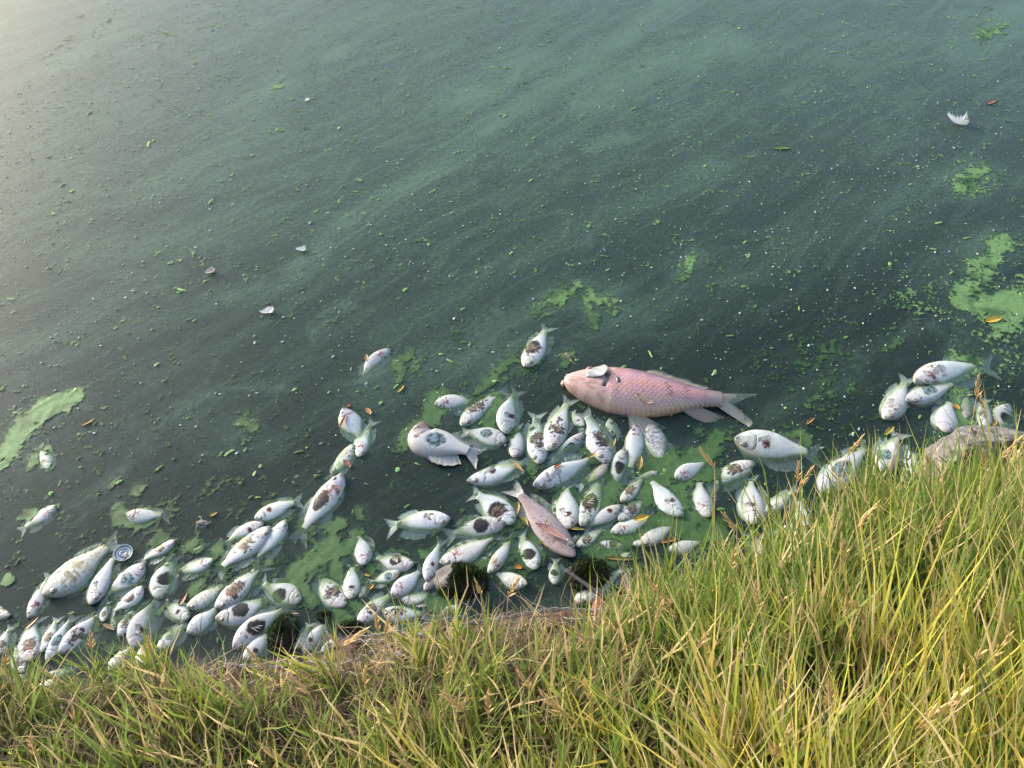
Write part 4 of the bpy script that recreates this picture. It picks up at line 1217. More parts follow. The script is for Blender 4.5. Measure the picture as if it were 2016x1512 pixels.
def mossy(px, py, wpx, hpx, label, seed, bare):
    p = at(px, py, 0.01)
    rx = np.linalg.norm(at(px + wpx / 2, py) - at(px - wpx / 2, py)) / 2
    ry = np.linalg.norm((at(px, py - hpx / 2) - at(px, py + hpx / 2))[:2]) / 2
    rz = min(rx, ry) * 0.85
    o, P = blob('mossy_stone', (p[0], p[1], 0.0), (rx, ry, rz), seed, ((0.06, 0.055, 0.053), (0.15, 0.14, 0.14)), rough=0.3, facet=3)
    o.rotation_euler = (0, 0, 0)
    tag(o, label, 'stone', 'mossy stones standing in the shallows')
    g = np.random.default_rng(seed)
    flat = P.reshape(-1, 3)
    # moss: thousands of tiny tufts over the stone, leaving a bare face at one end
    cnt = int(14000 * min(1.0, (wpx * hpx) / 9000) + 500)
    ii = g.integers(0, len(flat), cnt * 2)
    q = flat[ii] + g.normal(0, rx * 0.035, (cnt * 2, 3))
    keep = (q[:, 2] > -0.02)
    if bare is not None:
        bd = q[:, 0] / rx * bare[0] + q[:, 1] / ry * bare[1] + q[:, 2] / rz * 0.25
        keep &= bd + (fbm(q * 30, 2, seed) - .5) * 0.5 < 0.62
    q = q[keep][:cnt]
    nrm = q / np.array([rx, ry, rz]) ** 2
    nrm /= np.linalg.norm(nrm, axis=1)[:, None]
    s = g.uniform(0.0014, 0.0034, len(q))[:, None]
    t1 = np.cross(nrm, g.normal(size=q.shape)); t1 /= np.linalg.norm(t1, axis=1)[:, None]
    tip = q + nrm * s * 1.3 + g.normal(0, 0.002, q.shape)
    V = np.stack([q + t1 * s * 0.6, q - t1 * s * 0.6, tip], 1).reshape(-1, 3)
    k = vnoise(q * 45, seed)
    c = mixc(np.broadcast_to([0.035, 0.055, 0.018], q.shape), [0.10, 0.18, 0.048], smooth(k, 0.35, 0.9) * smooth(q[:, 1] / ry, -0.4, 0.9))
    m_ = make_mesh('moss', V, np.arange(len(V)).reshape(-1, 3), M_moss, np.repeat(c, 3, 0), smooth_shade=False, parent=o)
    m_['kind'] = 'stuff'
mossy(908, 1140, 108, 66, 'largest mossy stone with a bare grey end, beside the scaly white fish', 201, (-0.85, 0.35))
mossy(556, 1246, 52, 78, 'dark mossy stone by the long fish with bare ribs', 202, None)
mossy(1158, 1128, 84, 60, 'green mossy stone above the stick', 203, None)
mossy(1262, 1158, 72, 84, 'dark mossy stone with a bare grey face beside the raised fish tail', 204, (-0.9, 0.1))
mossy(637, 1210, 26, 22, 'smallest mossy stone, a green tufted lump between fish', 205, None)
mossy(690, 1232, 44, 28, 'low green mossy stone against the shore wires', 206, None)

# ------------------------------------------------------------------ wires and stick
WIRES = [([(395, 1328), (450, 1312), (520, 1308), (600, 1296), (690, 1262), (760, 1262)], 'twisted grey wire strand along the shore, lowest at its left end'),
         ([(430, 1305), (520, 1318), (610, 1303), (680, 1310), (745, 1278)], 'grey wire strand sagging beneath the pair of fish'),
         ([(640, 1282), (700, 1256), (780, 1245), (850, 1226), (925, 1210)], 'grey wire strand rising right beneath the striped small fish'),
         ([(700, 1300), (770, 1268), (860, 1238), (950, 1222), (1010, 1205)], 'long bright wire strand over the dark maroon stone'),
         ([(760, 1246), (835, 1250), (900, 1262), (950, 1240)], 'looped wire strand in front of the dark maroon stone'),
         ([(905, 1232), (1000, 1215), (1090, 1198), (1190, 1204), (1250, 1188)], 'wire strand crossing the red stones left of the stick end'),
         ([(1080, 1216), (1150, 1222), (1230, 1206), (1300, 1186)], 'wire strand below the stick running into the tan thatch'),
         ([(480, 1350), (560, 1325), (650, 1318), (720, 1330)], 'dull wire strand half under grass below the small red stone')]
for i, (pts, lab) in enumerate(WIRES):
    W = []
    for k, (x, y) in enumerate(pts):
        p = at(x, y, 0.05)
        z = max(float(terrain_z(p[0], p[1])), 0.0) + 0.055 + 0.014 * math.sin(k * 2.1 + i)
        W.append(at(x, y, z))
    W = np.array(W)
    root = None
    t = np.linspace(0, 1, 40)
    ti = np.linspace(0, 1, len(W))
    C = np.stack([np.interp(t, ti, W[:, k]) for k in range(3)], 1)
    for _ in range(6): C[1:-1] = (C[:-2] + 2 * C[1:-1] + C[2:]) / 4
    for s in range(2):
        a = np.arange(40) * 1.15 + s * math.pi
        off = np.stack([0 * a, 0.0034 * np.cos(a), 0.0034 * np.sin(a)], 1)
        o = tube('wire_strand' if root is None else 'wire', C + off, 0.0018, M_wire, (0.19, 0.19, 0.205), parent=root, seg=6, smoothn=2)
        if root is None:
            root = o
            tag(o, lab, 'wire', 'twisted wires along the shore stones')
stk = tube('stick', [at(1113, 1122, 0.03), at(1150, 1148, 0.05), at(1195, 1178, 0.075), at(1245, 1206, 0.10)], 0.0055, M_wood, (0.035, 0.035, 0.042), noise=0.12, taper=0.85)
tag(stk, 'straight dark grey stick lying across the long white bank fish', 'stick')

# ------------------------------------------------------------------ can
def can():
    p = at(243, 1089, 0.004)
    r = np.linalg.norm(at(261, 1089) - at(225, 1089)) / 2
    def lathe(name, prof, cols, parent=None, seg=40):
        V = []; C = []
        for (rr, z), c in zip(prof, cols):
            for j in range(seg):
                a = 2 * math.pi * j / seg
                V.append((rr * math.cos(a), rr * math.sin(a), z)); C.append(c)
        f = grid_faces(len(prof), seg, True)
        return make_mesh(name, np.array(V), f, M_metal, np.array(C), parent=parent)
    W_ = (0.78, 0.78, 0.76)
    o = lathe('drink_can', [(0.001, -0.12), (r * .8, -0.12), (r * 1.08, -0.11), (r * 1.1, -0.02), (r * 1.0, -0.004)], [(0.5, .5, .5), (.5, .5, .5), (.45, .2, .15), (.5, .25, .2), W_])
    lathe('rim', [(r * .97, -.006), (r * 1.0, .002), (r * .97, .005), (r * .90, .003), (r * .86, -.003)], [(.42, .33, .2), (.55, .45, .3), W_, W_, (.3, .28, .24)], o)
    lid = lathe('lid', [(r * .865, -.003), (r * .8, -.0008), (r * .62, -.0008), (r * .58, -.0016), (0.0004, -.0014)], [(.25, .24, .2), W_, W_, (.4, .4, .38), W_], o)
    tab = tube('pull_tab', [(r * .30, -.05 * r, .0016), (r * .12, .20 * r, .002), (-r * .22, .22 * r, .002), (-r * .34, 0, .002), (-r * .2, -.24 * r, .002), (r * .14, -.22 * r, .002), (r * .30, -.05 * r, .0016)], 0.0014, M_metal, (0.6, .6, .58), lid)
    o.location = p
    o.rotation_euler = (R(6), R(4), 0.6)
    tag(o, 'round can lid with pull tab and rusty rim floating at the left', 'can')
can()

# ------------------------------------------------------------------ fallen leaves, feathers, flotsam
def leaf(px0, py0, px1, py1, wpx, color, label, z=0.004, curl=0.25, color2=None, group='fallen leaves and pods on the water', name='fallen_leaf', cat='leaf'):
    a, b = at(px0, py0, z), at(px1, py1, z)
    d = b - a
    Ll = np.linalg.norm(d)
    w = Ll * wpx / math.hypot(px1 - px0, py1 - py0)
    n, m = 14, 7
    s = np.linspace(0, 1, n)[:, None]; t = np.linspace(-1, 1, m)[None]
    wid = (np.sin(np.pi * np.clip(s * 0.98 + 0.01, 0, 1)) ** 0.75) * (1 - 0.25 * s)
    x = (s - 0.5) * Ll + 0 * t
    y = t * wid * w / 2 + 0.10 * Ll * curl * np.sin(s * np.pi)
    zz = w * 0.22 * curl * t ** 2 * wid + 0.05 * Ll * curl * (2 * s - 1) ** 2 - 0.0015 * (np.abs(t) < .05)
    P = np.stack([x, y, zz], -1)
    c = np.broadcast_to(color, P.shape).copy()
    g = vnoise(P * 160 + px0, 3)
    c = mixc(c, color2 if color2 is not None else np.array(color) * 0.5, smooth(g, 0.5, 0.85) * 0.8)
    c = mixc(c, np.array(color) * 0.6, (np.abs(t + 0 * s) < .05) * 0.6)
    v1 = P.reshape(-1, 3); v2 = v1.copy(); v2[:, 2] -= 0.0008
    f = grid_faces(n, m); k = n * m
    ring = [j for j in range(m)] + [i * m + m - 1 for i in range(1, n)] + [(n - 1) * m + j for j in range(m - 2, -1, -1)] + [i * m for i in range(n - 2, 0, -1)]
    rf = np.array([[ring[i], ring[(i + 1) % len(ring)], ring[(i + 1) % len(ring)] + k, ring[i] + k] for i in range(len(ring))])
    o = make_mesh(name, np.vstack([v1, v2]), np.vstack([f, f[:, ::-1] + k, rf]), M_leaf, np.vstack([c.reshape(-1, 3)] * 2))
    o.location = ((a + b) / 2).tolist()
    o.rotation_euler = (0, 0, math.atan2(d[1], d[0]))
    return tag(o, label, cat, group)
YEL, ORG, TAN, BRN = (0.62, 0.42, 0.06), (0.50, 0.19, 0.05), (0.50, 0.33, 0.14), (0.26, 0.13, 0.07)
leaf(1940, 633, 1973, 625, 15, YEL, 'bright yellow leaf on the green mat at the right edge')
leaf(783, 772, 795, 758, 8, (0.55, .40, .08), 'small yellow leaf curled in dark water above the plump clean fish')
leaf(1522, 292, 1556, 291, 10, (0.22, .34, .07), 'pale green leaf alone in the upper right water')
leaf(160, 838, 186, 824, 8, (0.55, .25, .10), 'orange sliver leaf below the green crescent scum')
leaf(720, 803, 730, 816, 9, (0.62, .30, .12), 'short orange leaf right of the fish with a red leaf stripe')
leaf(682, 798, 690, 797, 8, (0.42, .14, .08), 'small reddish flake above the fish with a red leaf stripe')
leaf(720, 697, 722, 712, 7, TAN, 'tan sliver at the back of the lone small white fish')
leaf(412, 1016, 428, 1008, 8, (0.55, .35, .07), 'yellow leaf beside the grey flotsam lump')
leaf(1018, 1012, 1021, 987, 8, TAN, 'upright tan sliver right of the torn flank fish')
leaf(1022, 1016, 1040, 1036, 8, (0.45, .36, .08), 'curved yellow green sliver by the tail of the brown pink fish', curl=1.0)
leaf(1248, 1024, 1278, 1015, 13, YEL, 'spotted yellow leaf lying on a white fish', z=0.014, color2=(0.3, .1, .03))
leaf(1190, 1098, 1246, 1102, 11, (0.20, .20, .07), 'long leaf of mixed green and rust by the green mossy stone', color2=(.36, .14, .05))
leaf(1298, 1068, 1334, 1060, 11, (0.38, .15, .09), 'dull red leaf at the foot of the tall blades')
leaf(1586, 836, 1604, 822, 6, (0.5, .27, .1), 'rusty sliver right of the carp tail')
leaf(1742, 856, 1760, 840, 9, (0.5, .42, .10), 'yellow green leaf floating left of the teal cut fish')
leaf(1876, 795, 1890, 806, 13, (0.58, .32, .07), 'orange leaf beside the round clean fish')
leaf(1955, 838, 1961, 828, 7, (0.45, .28, .08), 'small brown flake between two fish at the boulder')
leaf(352, 1192, 368, 1166, 14, BRN, 'brown leaf beside the rotten mottled fish')
leaf(48, 1238, 76, 1214, 12, (0.42, .24, .11), 'brown leaf on the water above the broad red blotched fish')
leaf(202, 1228, 225, 1240, 8, (0.55, .38, .18), 'tan husk by the two tiny fish')
leaf(1258, 925, 1262, 897, 11, (0.40, .30, .11), 'tan pod leaf lying along the head up fish', z=0.012)
leaf(1158, 901, 1172, 893, 7, (0.5, .38, .06), 'short yellow leaf on the tail of the large clean fish', z=0.012)
leaf(1090, 921, 1106, 912, 7, (0.5, .17, .07), 'red orange flake on the large clean fish', z=0.012)
leaf(1008, 908, 1030, 928, 7, (0.62, .42, .18), 'tan leaf across the tail of the open mouthed fish', z=0.010)
leaf(1118, 1040, 1150, 1042, 7, (0.42, .36, .08), 'yellow green sliver at the snout of the clean stained fish', z=0.008)
leaf(1068, 1060, 1078, 1076, 13, (0.50, .33, .06), 'yellow leaf under water beside the brown pink fish')
leaf(1012, 1114, 1028, 1118, 11, (0.58, .25, .05), 'orange leaf at the head of the cracked white fish')
leaf(726, 1160, 736, 1150, 8, (0.65, .32, .05), 'orange flake beside the very slim fish')
leaf(777, 1136, 785, 1130, 8, (0.5, .2, .06), 'rust flake at the snout of the greenish slim fish')
leaf(716, 1130, 728, 1134, 5, (0.55, .45, .08), 'tiny yellow sliver on the green mat')
leaf(572, 1206, 588, 1208, 5, (0.55, .40, .2), 'pale husk floating left of the smallest mossy stone')
leaf(326, 1183, 330, 1178, 6, (0.5, .2, .07), 'tiny orange flake right of the deep fish with a wide hole')
leaf(670, 842, 682, 816, 7, (0.5, .16, .09), 'red leaf stripe on the head of the broad pale fish', z=0.012)
leaf(676, 905, 690, 920, 9, (0.36, .17, .12), 'reddish brown leaf at the side of the leaf striped thin fish', z=0.006)
leaf(652, 955, 672, 962, 6, (0.5, .24, .2), 'red leaf across the head of the large fish set apart', z=0.014)
leaf(1054, 1030, 1118, 1064, 17, (0.55, .32, .29), 'pink leaf draped over the brown pink fish', z=0.030, color2=(.3, .12, .1))
leaf(1068, 1050, 1082, 1016, 4, (0.40, .34, .12), 'straw sliver crossing the brown pink fish', z=0.028)
leaf(1205, 880, 1212, 862, 6, (0.45, .33, .14), 'tan sliver at the head of the narrow dark holed fish', z=0.010)
leaf(132, 1208, 146, 1204, 6, (0.45, .45, .2), 'straw coloured blade end on the narrow bluish fish', z=0.006)
leaf(100, 1142, 118, 1122, 5, (0.45, .22, .12), 'rust sliver at the back of the large bluish fish', z=0.008)
leaf(1943, 205, 1960, 196, 8, (0.34, .17, .11), 'reddish scrap of flotsam above the white curled feather')

def feather(px, py, s, ang, label, curl=0.6, tint=(0.92, 0.91, 0.89)):
    p = at(px, py, 0.004)
    Lf = np.linalg.norm(at(px + s, py) - at(px, py))
    n = 16
    t = np.linspace(0, 1, n)
    cx = (t - .5) * Lf; cy = curl * Lf * (t - .5) ** 2; cz = 0.25 * Lf * curl * (2 * t - 1) ** 2
    cen = np.stack([cx, cy, cz], 1)
    root = tube('feather', cen[::3], Lf * 0.014, M_feather, (0.8, .78, .7), smoothn=3, seg=5)
    V, F, C = [], [], []
    g = np.random.default_rng(int(px))
    for sgn in (-1, 1):
        for k in range(46):
            tt = 0.04 + 0.94 * k / 45
            b = np.array([np.interp(tt, t, cen[:, j]) for j in range(3)])
            ln = Lf * 0.34 * math.sin(math.pi * min(tt * 0.9 + .1, 1)) * g.uniform(.8, 1.1)
            e = b + np.array([ln * 0.6, sgn * ln, ln * g.uniform(.15, .6)])
            w = Lf * 0.030
            i = len(V)
            V += [b + (w, 0, 0), b - (w, 0, 0), e - (w * .5, 0, 0), e + (w * .5, 0, 0.0002)]
            F.append((i, i + 1, i + 2, i + 3)); C += [np.array(tint) * g.uniform(.8, 1.08)] * 4
    make_mesh('vane', np.array(V), F, M_feather, np.array(C), smooth_shade=False, parent=root)
    root.location = p
    root.rotation_euler = (0, 0, ang)
    tag(root, label, 'feather', 'white feathers on the water')
feather(1886, 243, 42, R(10), 'large white curled feather in the upper right water', curl=1.4)
feather(594, 492, 20, R(35), 'small white feather in a soft green drift', curl=0.9)
feather(415, 535, 22, R(60), 'small pinkish feather, leftmost of the small ones', tint=(.66, .55, .50))
feather(528, 614, 27, R(40), 'small fanned white feather, lowest of the small ones')
feather(605, 197, 12, R(80), 'tiny white feather tip high in the milky water')

def lump(px, py, wpx, label, seed, cols):
    p = at(px, py)
    r = np.linalg.norm(at(px + wpx / 2, py) - at(px - wpx / 2, py)) / 2
    o, P = blob('flotsam', (p[0], p[1], -r * 0.15), (r, r * 0.7, r * 0.4), seed, cols, rough=0.9, facet=2, mat=M_moss)
    for k in range(3):
        a = seed + k * 2.1
        tube('sprig', [(0, 0, r * .2), (r * math.cos(a), r * math.sin(a), r * .25), (1.5 * r * math.cos(a + .3), 1.5 * r * math.sin(a + .3), r * .1)], r * 0.07, M_wood, (0.3, .25, .15), o, seg=5)
    tag(o, label, 'flotsam')
lump(398, 1030, 26, 'grey lump of flotsam beside a yellow leaf left of the topmost fish', 71, ((0.10, .10, .09), (0.30, .29, .27)))
lump(1120, 702, 30, 'algae coated lump of flotsam just above the carp', 72, ((0.16, .16, .14), (0.12, .20, .05)))

# ------------------------------------------------------------------ grass
def blades(roots, az, lean, bendv, length, width, col0, col1, seg=5, twist=None, seed=0):
    n = len(roots)
    g = np.random.default_rng(seed)
    t = np.linspace(0, 1, seg + 1)
    th = lean[:, None] + bendv[:, None] * t[None] ** 1.3
    step = (length / seg)[:, None]
    hx = np.concatenate([np.zeros((n, 1)), np.cumsum(np.sin((th[:, 1:] + th[:, :-1]) / 2) * step, 1)], 1)
    hz = np.concatenate([np.zeros((n, 1)), np.cumsum(np.cos((th[:, 1:] + th[:, :-1]) / 2) * step, 1)], 1)
    wv = g.normal(0, 0.012, (n, 1)) * np.sin(t * 5)[None]
    cx, sx = np.cos(az)[:, None], np.sin(az)[:, None]
    P = np.stack([roots[:, 0:1] + hx * cx - wv * sx, roots[:, 1:2] + hx * sx + wv * cx, roots[:, 2:3] + hz], -1)
    tw = (twist if twist is not None else g.uniform(-1.2, 1.2, n)) [:, None] + 0.8 * t[None]
    side = np.stack([-sx * np.cos(tw) + cx * np.sin(tw) * np.cos(th), cx * np.cos(tw) + sx * np.sin(tw) * np.cos(th), -np.sin(tw) * np.sin(th)], -1)
    wd = width[:, None] * (0.55 + 0.45 * np.sin(np.pi * np.clip(t * 0.9 + 0.1, 0, 1)))[None] * (1 - t[None] ** 3 * 0.93) / 2
    A, B = P + side * wd[..., None], P - side * wd[..., None]
    V = np.stack([A, B], 2).reshape(-1, 3)
    k = (np.arange(n) * (seg + 1) * 2)[:, None]
    j = (np.arange(seg) * 2)[None]
    F = np.stack([k + j, k + j + 1, k + j + 3, k + j + 2], -1).reshape(-1, 4)
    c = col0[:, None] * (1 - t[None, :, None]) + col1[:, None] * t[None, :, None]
    C = np.repeat(c[:, :, None], 2, 2).reshape(-1, 3)
    return V, F, C

def land_points(n, seed, dmin=0.03, xlo=-1.55, xhi=1.9, ylo=-0.1, yhi=2.1, weight=None):
    g = np.random.default_rng(seed)
    out = np.zeros((0, 2))
    while len(out) < n:
        p = np.stack([g.uniform(xlo, xhi, 4 * n), g.uniform(ylo, yhi, 4 * n)], 1)
        d = shore_d(p[:, 0], p[:, 1])
        ok = (d > dmin) & (p[:, 1] > 0.12 - 0.0 * p[:, 0])
        if weight is not None: ok &= g.uniform(0, 1, len(p)) < weight(p[:, 0], p[:, 1], d)
        out = np.vstack([out, p[ok]])
    return out[:n]

def tall(x):           # 0 on the left of the bank, 1 on the right
    return smooth(x, 0.12, 0.55)

def green_grass(name, nclump, per, seed, weight, hmul=1.0, palette=None, wid=0.0064, dmin=0.05, straw=0.22, lean_dir=None):
    g = np.random.default_rng(seed)
    cl = land_points(nclump, seed, dmin=dmin, weight=weight)
    Rt, AZ, LE, BE, LN, WD, C0, C1 = ([] for _ in range(8))
    for (x, y) in cl:
        tl = float(tall(x))
        k = int(per * g.uniform(0.5, 1.5) * (0.75 + 0.45 * tl))
        r = g.uniform(0.012, 0.035)
        base = np.column_stack([x + g.normal(0, r, k), y + g.normal(0, r, k)])
        z = terrain_z(base[:, 0], base[:, 1]) - 0.01
        h = (0.195 + 0.135 * tl) * (0.72 + 0.28 * float(smooth(shore_d(np.array([x]), np.array([y])), 0.02, 0.30)[0])) * (1 - 0.35 * float(smooth(x, 0.85, 1.1)) * (1 - float(smooth(shore_d(np.array([x]), np.array([y])), 0.15, 0.35)[0]))) * hmul * g.uniform(0.7, 1.25)
        la = lean_dir(x, y, g) if lean_dir else g.uniform(0, 2 * math.pi)
        lm = abs(g.normal(0.16, 0.10))
        out = np.arctan2(base[:, 1] - y, base[:, 0] - x)
        ax = np.cos(la) * lm * 2.0 + np.cos(out) * g.uniform(0, 0.35, k)
        ay = np.sin(la) * lm * 2.0 + np.sin(out) * g.uniform(0, 0.35, k)
        az = np.arctan2(ay, ax) + g.normal(0, 0.25, k)
        le = np.hypot(ax, ay) * 0.6 + np.abs(g.normal(0, 0.07, k))
        Rt.append(np.column_stack([base, z])); AZ.append(az); LE.append(le); BE.append(np.abs(g.normal(0.28, 0.3, k)))
        LN.append(h * g.uniform(0.55, 1.2, k)); WD.append(wid * g.uniform(0.6, 1.35, k))
        pal = palette[g.integers(len(palette))]
        mixg = g.uniform(0, 1, (k, 1))
        c1 = np.array(pal[0]) * (1 - mixg) + np.array(pal[1]) * mixg
        st_ = g.random(k) < straw
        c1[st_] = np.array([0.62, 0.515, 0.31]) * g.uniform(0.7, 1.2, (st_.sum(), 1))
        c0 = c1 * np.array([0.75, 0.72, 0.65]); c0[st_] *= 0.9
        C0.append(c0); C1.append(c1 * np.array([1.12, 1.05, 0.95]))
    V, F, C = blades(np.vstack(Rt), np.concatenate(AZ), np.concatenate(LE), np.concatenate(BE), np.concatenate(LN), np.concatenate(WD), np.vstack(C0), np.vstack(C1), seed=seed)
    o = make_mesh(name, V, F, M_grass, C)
    print(name, len(F))
    return tag(o, kind='stuff')

G1 = [((0.13, 0.22, 0.055), (0.25, 0.35, 0.085)), ((0.18, 0.27, 0.065), (0.35, 0.41, 0.10)), ((0.13, 0.22, 0.075), (0.25, 0.35, 0.10))]
G_SUN_YELLOW = [((0.38, 0.42, 0.08), (0.58, 0.54, 0.13)), ((0.22, 0.31, 0.07), (0.42, 0.45, 0.10)), ((0.15, 0.24, 0.06), (0.28, 0.36, 0.09)), ((0.46, 0.44, 0.10), (0.64, 0.54, 0.16))]  # yellower blades: natural variation, with low sunlight painted into the colour
def near_boulder(x, y):
    b = at(1918, 915)
    return np.hypot((np.asarray(x) - b[0]) / 0.27, (np.asarray(y) - b[1] + 0.06) / 0.17)
def ld(x, y, g):
    return g.normal(math.pi * 0.62, 0.7)
# weight maps: dense on the right, patchy on the left, a bare band by the wires
def w_right(x, y, d): return tall(x) * (d > 0.04) * smooth(near_boulder(x, y), 0.7, 1.3)
def w_left(x, y, d): return (1 - tall(x)) * np.where((x > -0.75) & (x < 0.28), smooth(d, 0.11, 0.20), smooth(d, 0.0, 0.05))
def w_low(x, y, d): return smooth(d, 0.35, 0.6)
green_grass('grass', 430, 28, 101, w_right, 1.0, G1, straw=0.20, lean_dir=ld, dmin=0.02)
green_grass('grass', 400, 24, 102, w_left, 1.0, G1, straw=0.30, dmin=0.01, lean_dir=lambda x, y, g: g.normal(math.pi * .5, 1.0))
green_grass('grass', 360, 26, 103, w_low, 1.25, G_SUN_YELLOW, straw=0.25, lean_dir=lambda x, y, g: g.normal(math.pi * .66, .6))

def straw_layer(name, n, seed, weight, length, lean, colors, width=0.0024, dmin=0.02, zoff=0.0):
    g = np.random.default_rng(seed)
    p = land_points(n, seed, dmin=dmin, weight=weight)
    z = terrain_z(p[:, 0], p[:, 1]) + g.uniform(-0.005, 0.03, n) + zoff
    c = np.array(colors)[g.integers(len(colors), size=n)] * g.uniform(0.7, 1.2, (n, 1))
    V, F, C = blades(np.column_stack([p, z]), g.uniform(0, 2 * math.pi, n), g.uniform(*lean, n), g.normal(0.3, 0.5, n), g.uniform(*length, n), width * g.uniform(.6, 1.5, n), c * 0.9, c, seed=seed, seg=4)
    o = make_mesh(name, V, F, M_straw, C)
    return tag(o, kind='stuff')
STR = [(0.52, 0.40, 0.25), (0.42, 0.34, 0.24), (0.30, 0.25, 0.20), (0.58, 0.44, 0.25), (0.20, 0.165, 0.14)]
straw_layer('dead_straw', 22000, 201, lambda x, y, d: smooth(d, 0.02, 0.10) * np.where((x > -0.62) & (x < 0.35), smooth(d, 0.03, 0.14), 1), (0.05, 0.15), (0.9, 1.7), STR)
straw_layer('dead_straw', 6500, 202, None, (0.08, 0.20), (0.1, 0.9), STR, width=0.0022, dmin=0.12)

# ------------------------------------------------------------------ golden seed heads on stems
spm = None
def spikelet_mesh():
    n, m = 7, 6
    V, C = [], []
    for i in range(n):
        s = i / (n - 1)
        r = 0.0021 * (math.sin(math.pi * min(0.08 + s * 0.92, 1)) ** 0.7) * (1 - 0.3 * s) + 0.0002
        for j in range(m):
            a = 2 * math.pi * j / m
            V.append((r * math.cos(a), r * 0.6 * math.sin(a), 0.021 * s)); C.append(np.array([0.80, 0.58, 0.30]) * (0.8 + .4 * s))
    V.append((0, 0, 0.030)); C.append(np.array([.7, .5, .25]))
    F = [tuple(f) for f in grid_faces(n, m, True).tolist()] + [((n - 1) * m + j, (n - 1) * m + (j + 1) % m, n * m) for j in range(m)]
    o = make_mesh('spikelet', np.array(V), F, M_straw, np.array(C))
    me = o.data
    bpy.data.objects.remove(o)
    return me
SPM = spikelet_mesh()
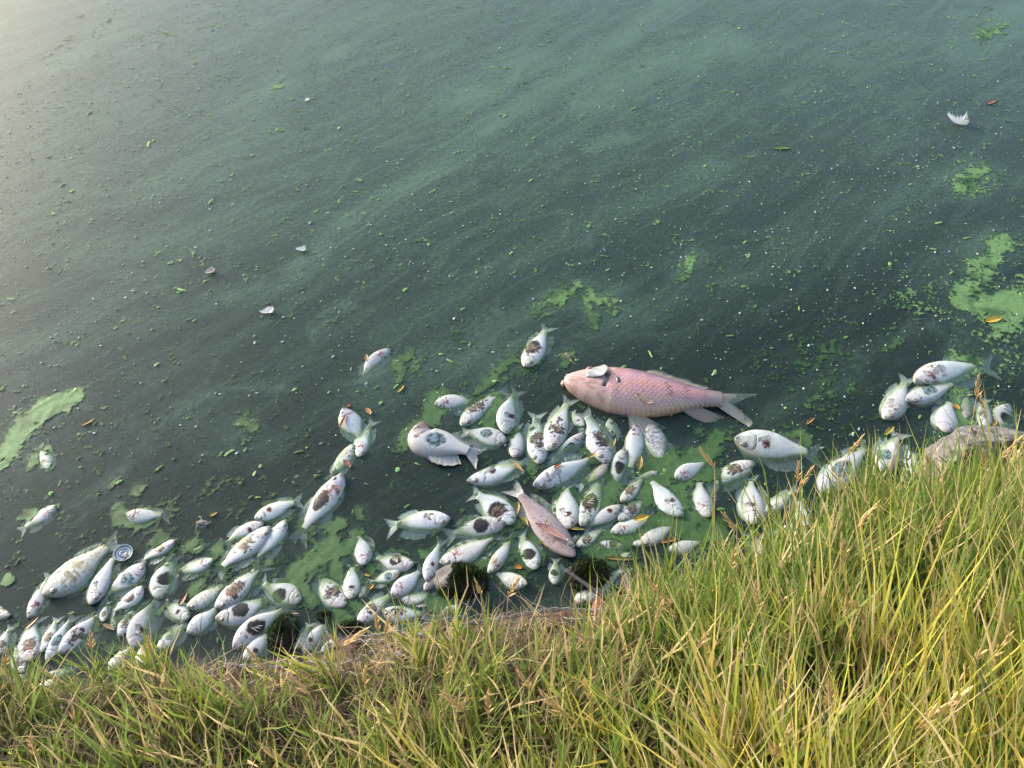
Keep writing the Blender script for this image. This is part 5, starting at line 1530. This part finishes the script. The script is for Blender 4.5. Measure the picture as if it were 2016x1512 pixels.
SEEDS = [  # head centre px, lean (px offset of the tip), size, label
    (179, 1262, 6, 1, 'golden seed head rising by the long brown blotched fish'),
    (295, 1272, 4, 1, 'golden seed head in front of the white round fish at the left shore'),
    (12, 1296, 10, 1, 'tan seed head at the left frame edge over the brown speckled fish'),
    (66, 1472, 4, 1.2, 'broad tan seed head low in the left corner'),
    (316, 1480, -14, 1.1, 'leaning tan seed head at the bottom edge left of centre'),
    (508, 1302, -8, 1.2, 'arching golden seed head below the dark spotted headed fish'),
    (592, 1352, -12, 1.2, 'golden seed head leaning left over green blades under the pair of fish'),
    (743, 1227, 0, 1, 'slim golden seed head, left one of a close pair by the level fish'),
    (763, 1234, 6, 1.1, 'golden seed head, right one of a close pair by the level fish'),
    (694, 1258, 22, 1.3, 'golden seed head leaning right over the shore wires'),
    (659, 1262, -10, 0.9, 'small tan seed head left of the leaning one on the wires'),
    (881, 1314, 6, 1, 'pale gold seed head alone below the dark maroon stone'),
    (719, 1332, 3, 1, 'upright gold seed head below the close pair'),
    (894, 1384, -14, 1.2, 'thin gold seed head leaning left in the middle of the bank'),
    (538, 1487, -10, 1.2, 'pale tan seed head at the bottom edge beside bright yellow blades'),
    (798, 1503, -12, 1.1, 'tan seed head cut by the bottom edge near the middle'),
    (942, 1158, -5, 0.9, 'single plump husk in front of the largest mossy stone'),
    (1010, 1158, 8, 1.1, 'golden seed head before the cracked white fish'),
    (1146, 1256, -12, 1.0, 'gold seed head leaning left below the purplish red stone'),
    (1285, 1152, -12, 1.0, 'pale gold husk beside the dark mossy stone with a grey face'),
    (1307, 1178, -14, 1.1, 'gold seed head in the tan thatch under the tall blades'),
    (1386, 1258, 6, 1.0, 'gold seed head against tall bright blades mid right'),
    (1296, 1208, 3, 1.0, 'tan seed head at the left foot of the tall blades'),
    (1092, 1390, -16, 1.3, 'long gold seed head leaning left in the lower middle'),
    (1037, 1346, -10, 1.2, 'gold seed head up left of the long leaning one'),
    (961, 1386, 0, 1.1, 'tan seed head upright among dark green blades'),
    (1160, 1366, -6, 1.2, 'bright gold seed head between crossing blades'),
    (1438, 1030, -16, 1.2, 'tangled gold seed head below the grey snouted fish'),
    (1442, 1104, 0, 1.1, 'fluffy tan seed head under the tangled gold one'),
    (1701, 1024, 8, 1.1, 'gold seed head tipped right left of the brick red stone'),
    (1662, 1082, -8, 1.2, 'gold seed head leaning left between tall blades'),
    (1635, 1376, -6, 1.4, 'loose oat like seed head hanging among lower right blades'),
    (1536, 1468, 2, 1.4, 'loose oat like seed head near the bottom edge'),
    (1848, 1402, 10, 1.9, 'largest bright golden seed head in the lower right'),
    (1750, 1402, -14, 1.4, 'pinkish gold seed head left of the largest one'),
    (1908, 1316, 3, 1.3, 'knotted gold seed head above and right of the largest one'),
    (1972, 1212, -8, 1.4, 'pale tan seed head by the right frame edge'),
    (1692, 1205, -14, 1.1, 'white tan seed head leaning left of the long crossing straws'),
    (1753, 1280, -16, 1.2, 'gold seed head at the crossing of two long straws'),
    (1962, 1283, 3, 1.3, 'upright tan seed head below the pale one at the right edge'),
    (1844, 1206, -2, 1.0, 'small tan seed head in the right hand blades'),
    (1874, 1232, -6, 1.0, 'small gold seed head beside the small tan one'),
    (1394, 905, -16, 1.2, 'gold seed head leaning over the small clean oval fish'),
    (1584, 945, 6, 1.1, 'gold seed head, right one of two before the yellow speckled fish'),
    (1571, 930, -3, 1.0, 'gold seed head, left one of two before the yellow speckled fish'),
    (1706, 1012, 10, 1.0, 'thin gold seed head leaning right in the right hand blades'),
    (1682, 880, 8, 1.0, 'gold seed head against dark water over the big mottled fish'),
    (1924, 765, -6, 1.2, 'tallest gold seed head standing before the fish above the boulder'),
    (1934, 800, -10, 1.1, 'gold seed head just under the tallest one above the boulder'),
    (1938, 912, -10, 1.2, 'gold seed head in front of the boulder hollow'),
    (1987, 885, 8, 1.1, 'gold seed head at the right end of the boulder'),
    (1828, 918, -10, 1.2, 'gold seed head before the left end of the boulder'),
    (1850, 1035, 6, 1.0, 'gold seed head in the blades below the boulder'),
    (1490, 1175, -6, 1.1, 'tan seed head in the tall blades under the buried fish'),
]
def seed_head(px, py, tipdx, s, label):
    g = np.random.default_rng(int(px * 3 + py))
    h = 0.20 + 0.12 * float(smooth(px, 900, 1500))
    d = ray(px, py)
    o = np.array([0, 0, CAM_H])
    P = None
    for t in np.arange(0.6, 4, 0.01):
        q = o + d * t
        if q[2] <= max(float(terrain_z(q[0], q[1])), 0.02) + h: P = q; break
    root = P.copy()
    for dl in np.arange(0.03, 0.6, 0.02):
        root = P + np.array([-tipdx * 0.004, -dl, 0])
        if shore_d(root[0], root[1]) > 0.04: break
    root[2] = float(terrain_z(root[0], root[1])) - 0.01
    ax = np.array([tipdx * 0.045, 0.25, 1.0]); ax /= np.linalg.norm(ax)
    hl = 0.055 * s
    tip = P + ax * hl * 0.5
    bot = P - ax * hl * 0.5
    mid = root * 0.5 + bot * 0.5 + np.array([tipdx * 0.0008, -0.012, 0.015])
    stem = tube('grass_seed_head', [root, mid, bot, tip], 0.0013, M_straw, (0.62, 0.48, 0.26), seg=5, taper=0.7)
    tag(stem, label, 'seed head', 'golden seed heads on the bank')
    k = int(8 + 3 * s)
    a1 = np.cross(ax, [0, 1, 0.1]); a1 /= np.linalg.norm(a1)
    for i in range(k):
        f = i / (k - 1)
        base = bot + (tip - bot) * f
        sg = 1 if i % 2 else -1
        tilt = (0.42 * sg + g.normal(0, 0.12)) * (1 - 0.75 * f)
        dirv = ax + a1 * tilt + np.array([0, g.normal(0, 0.12), 0])
        so = bpy.data.objects.new('spikelet', SPM)
        COL.objects.link(so)
        so.parent = stem
        so.location = base
        so.rotation_mode = 'QUATERNION'
        so.rotation_quaternion = Vector(dirv).to_track_quat('Z', 'Y')
        sz = s * g.uniform(0.8, 1.1) * (1 - .25 * f)
        so.scale = (sz, sz, sz)
for sd_ in SEEDS:
    seed_head(*sd_)
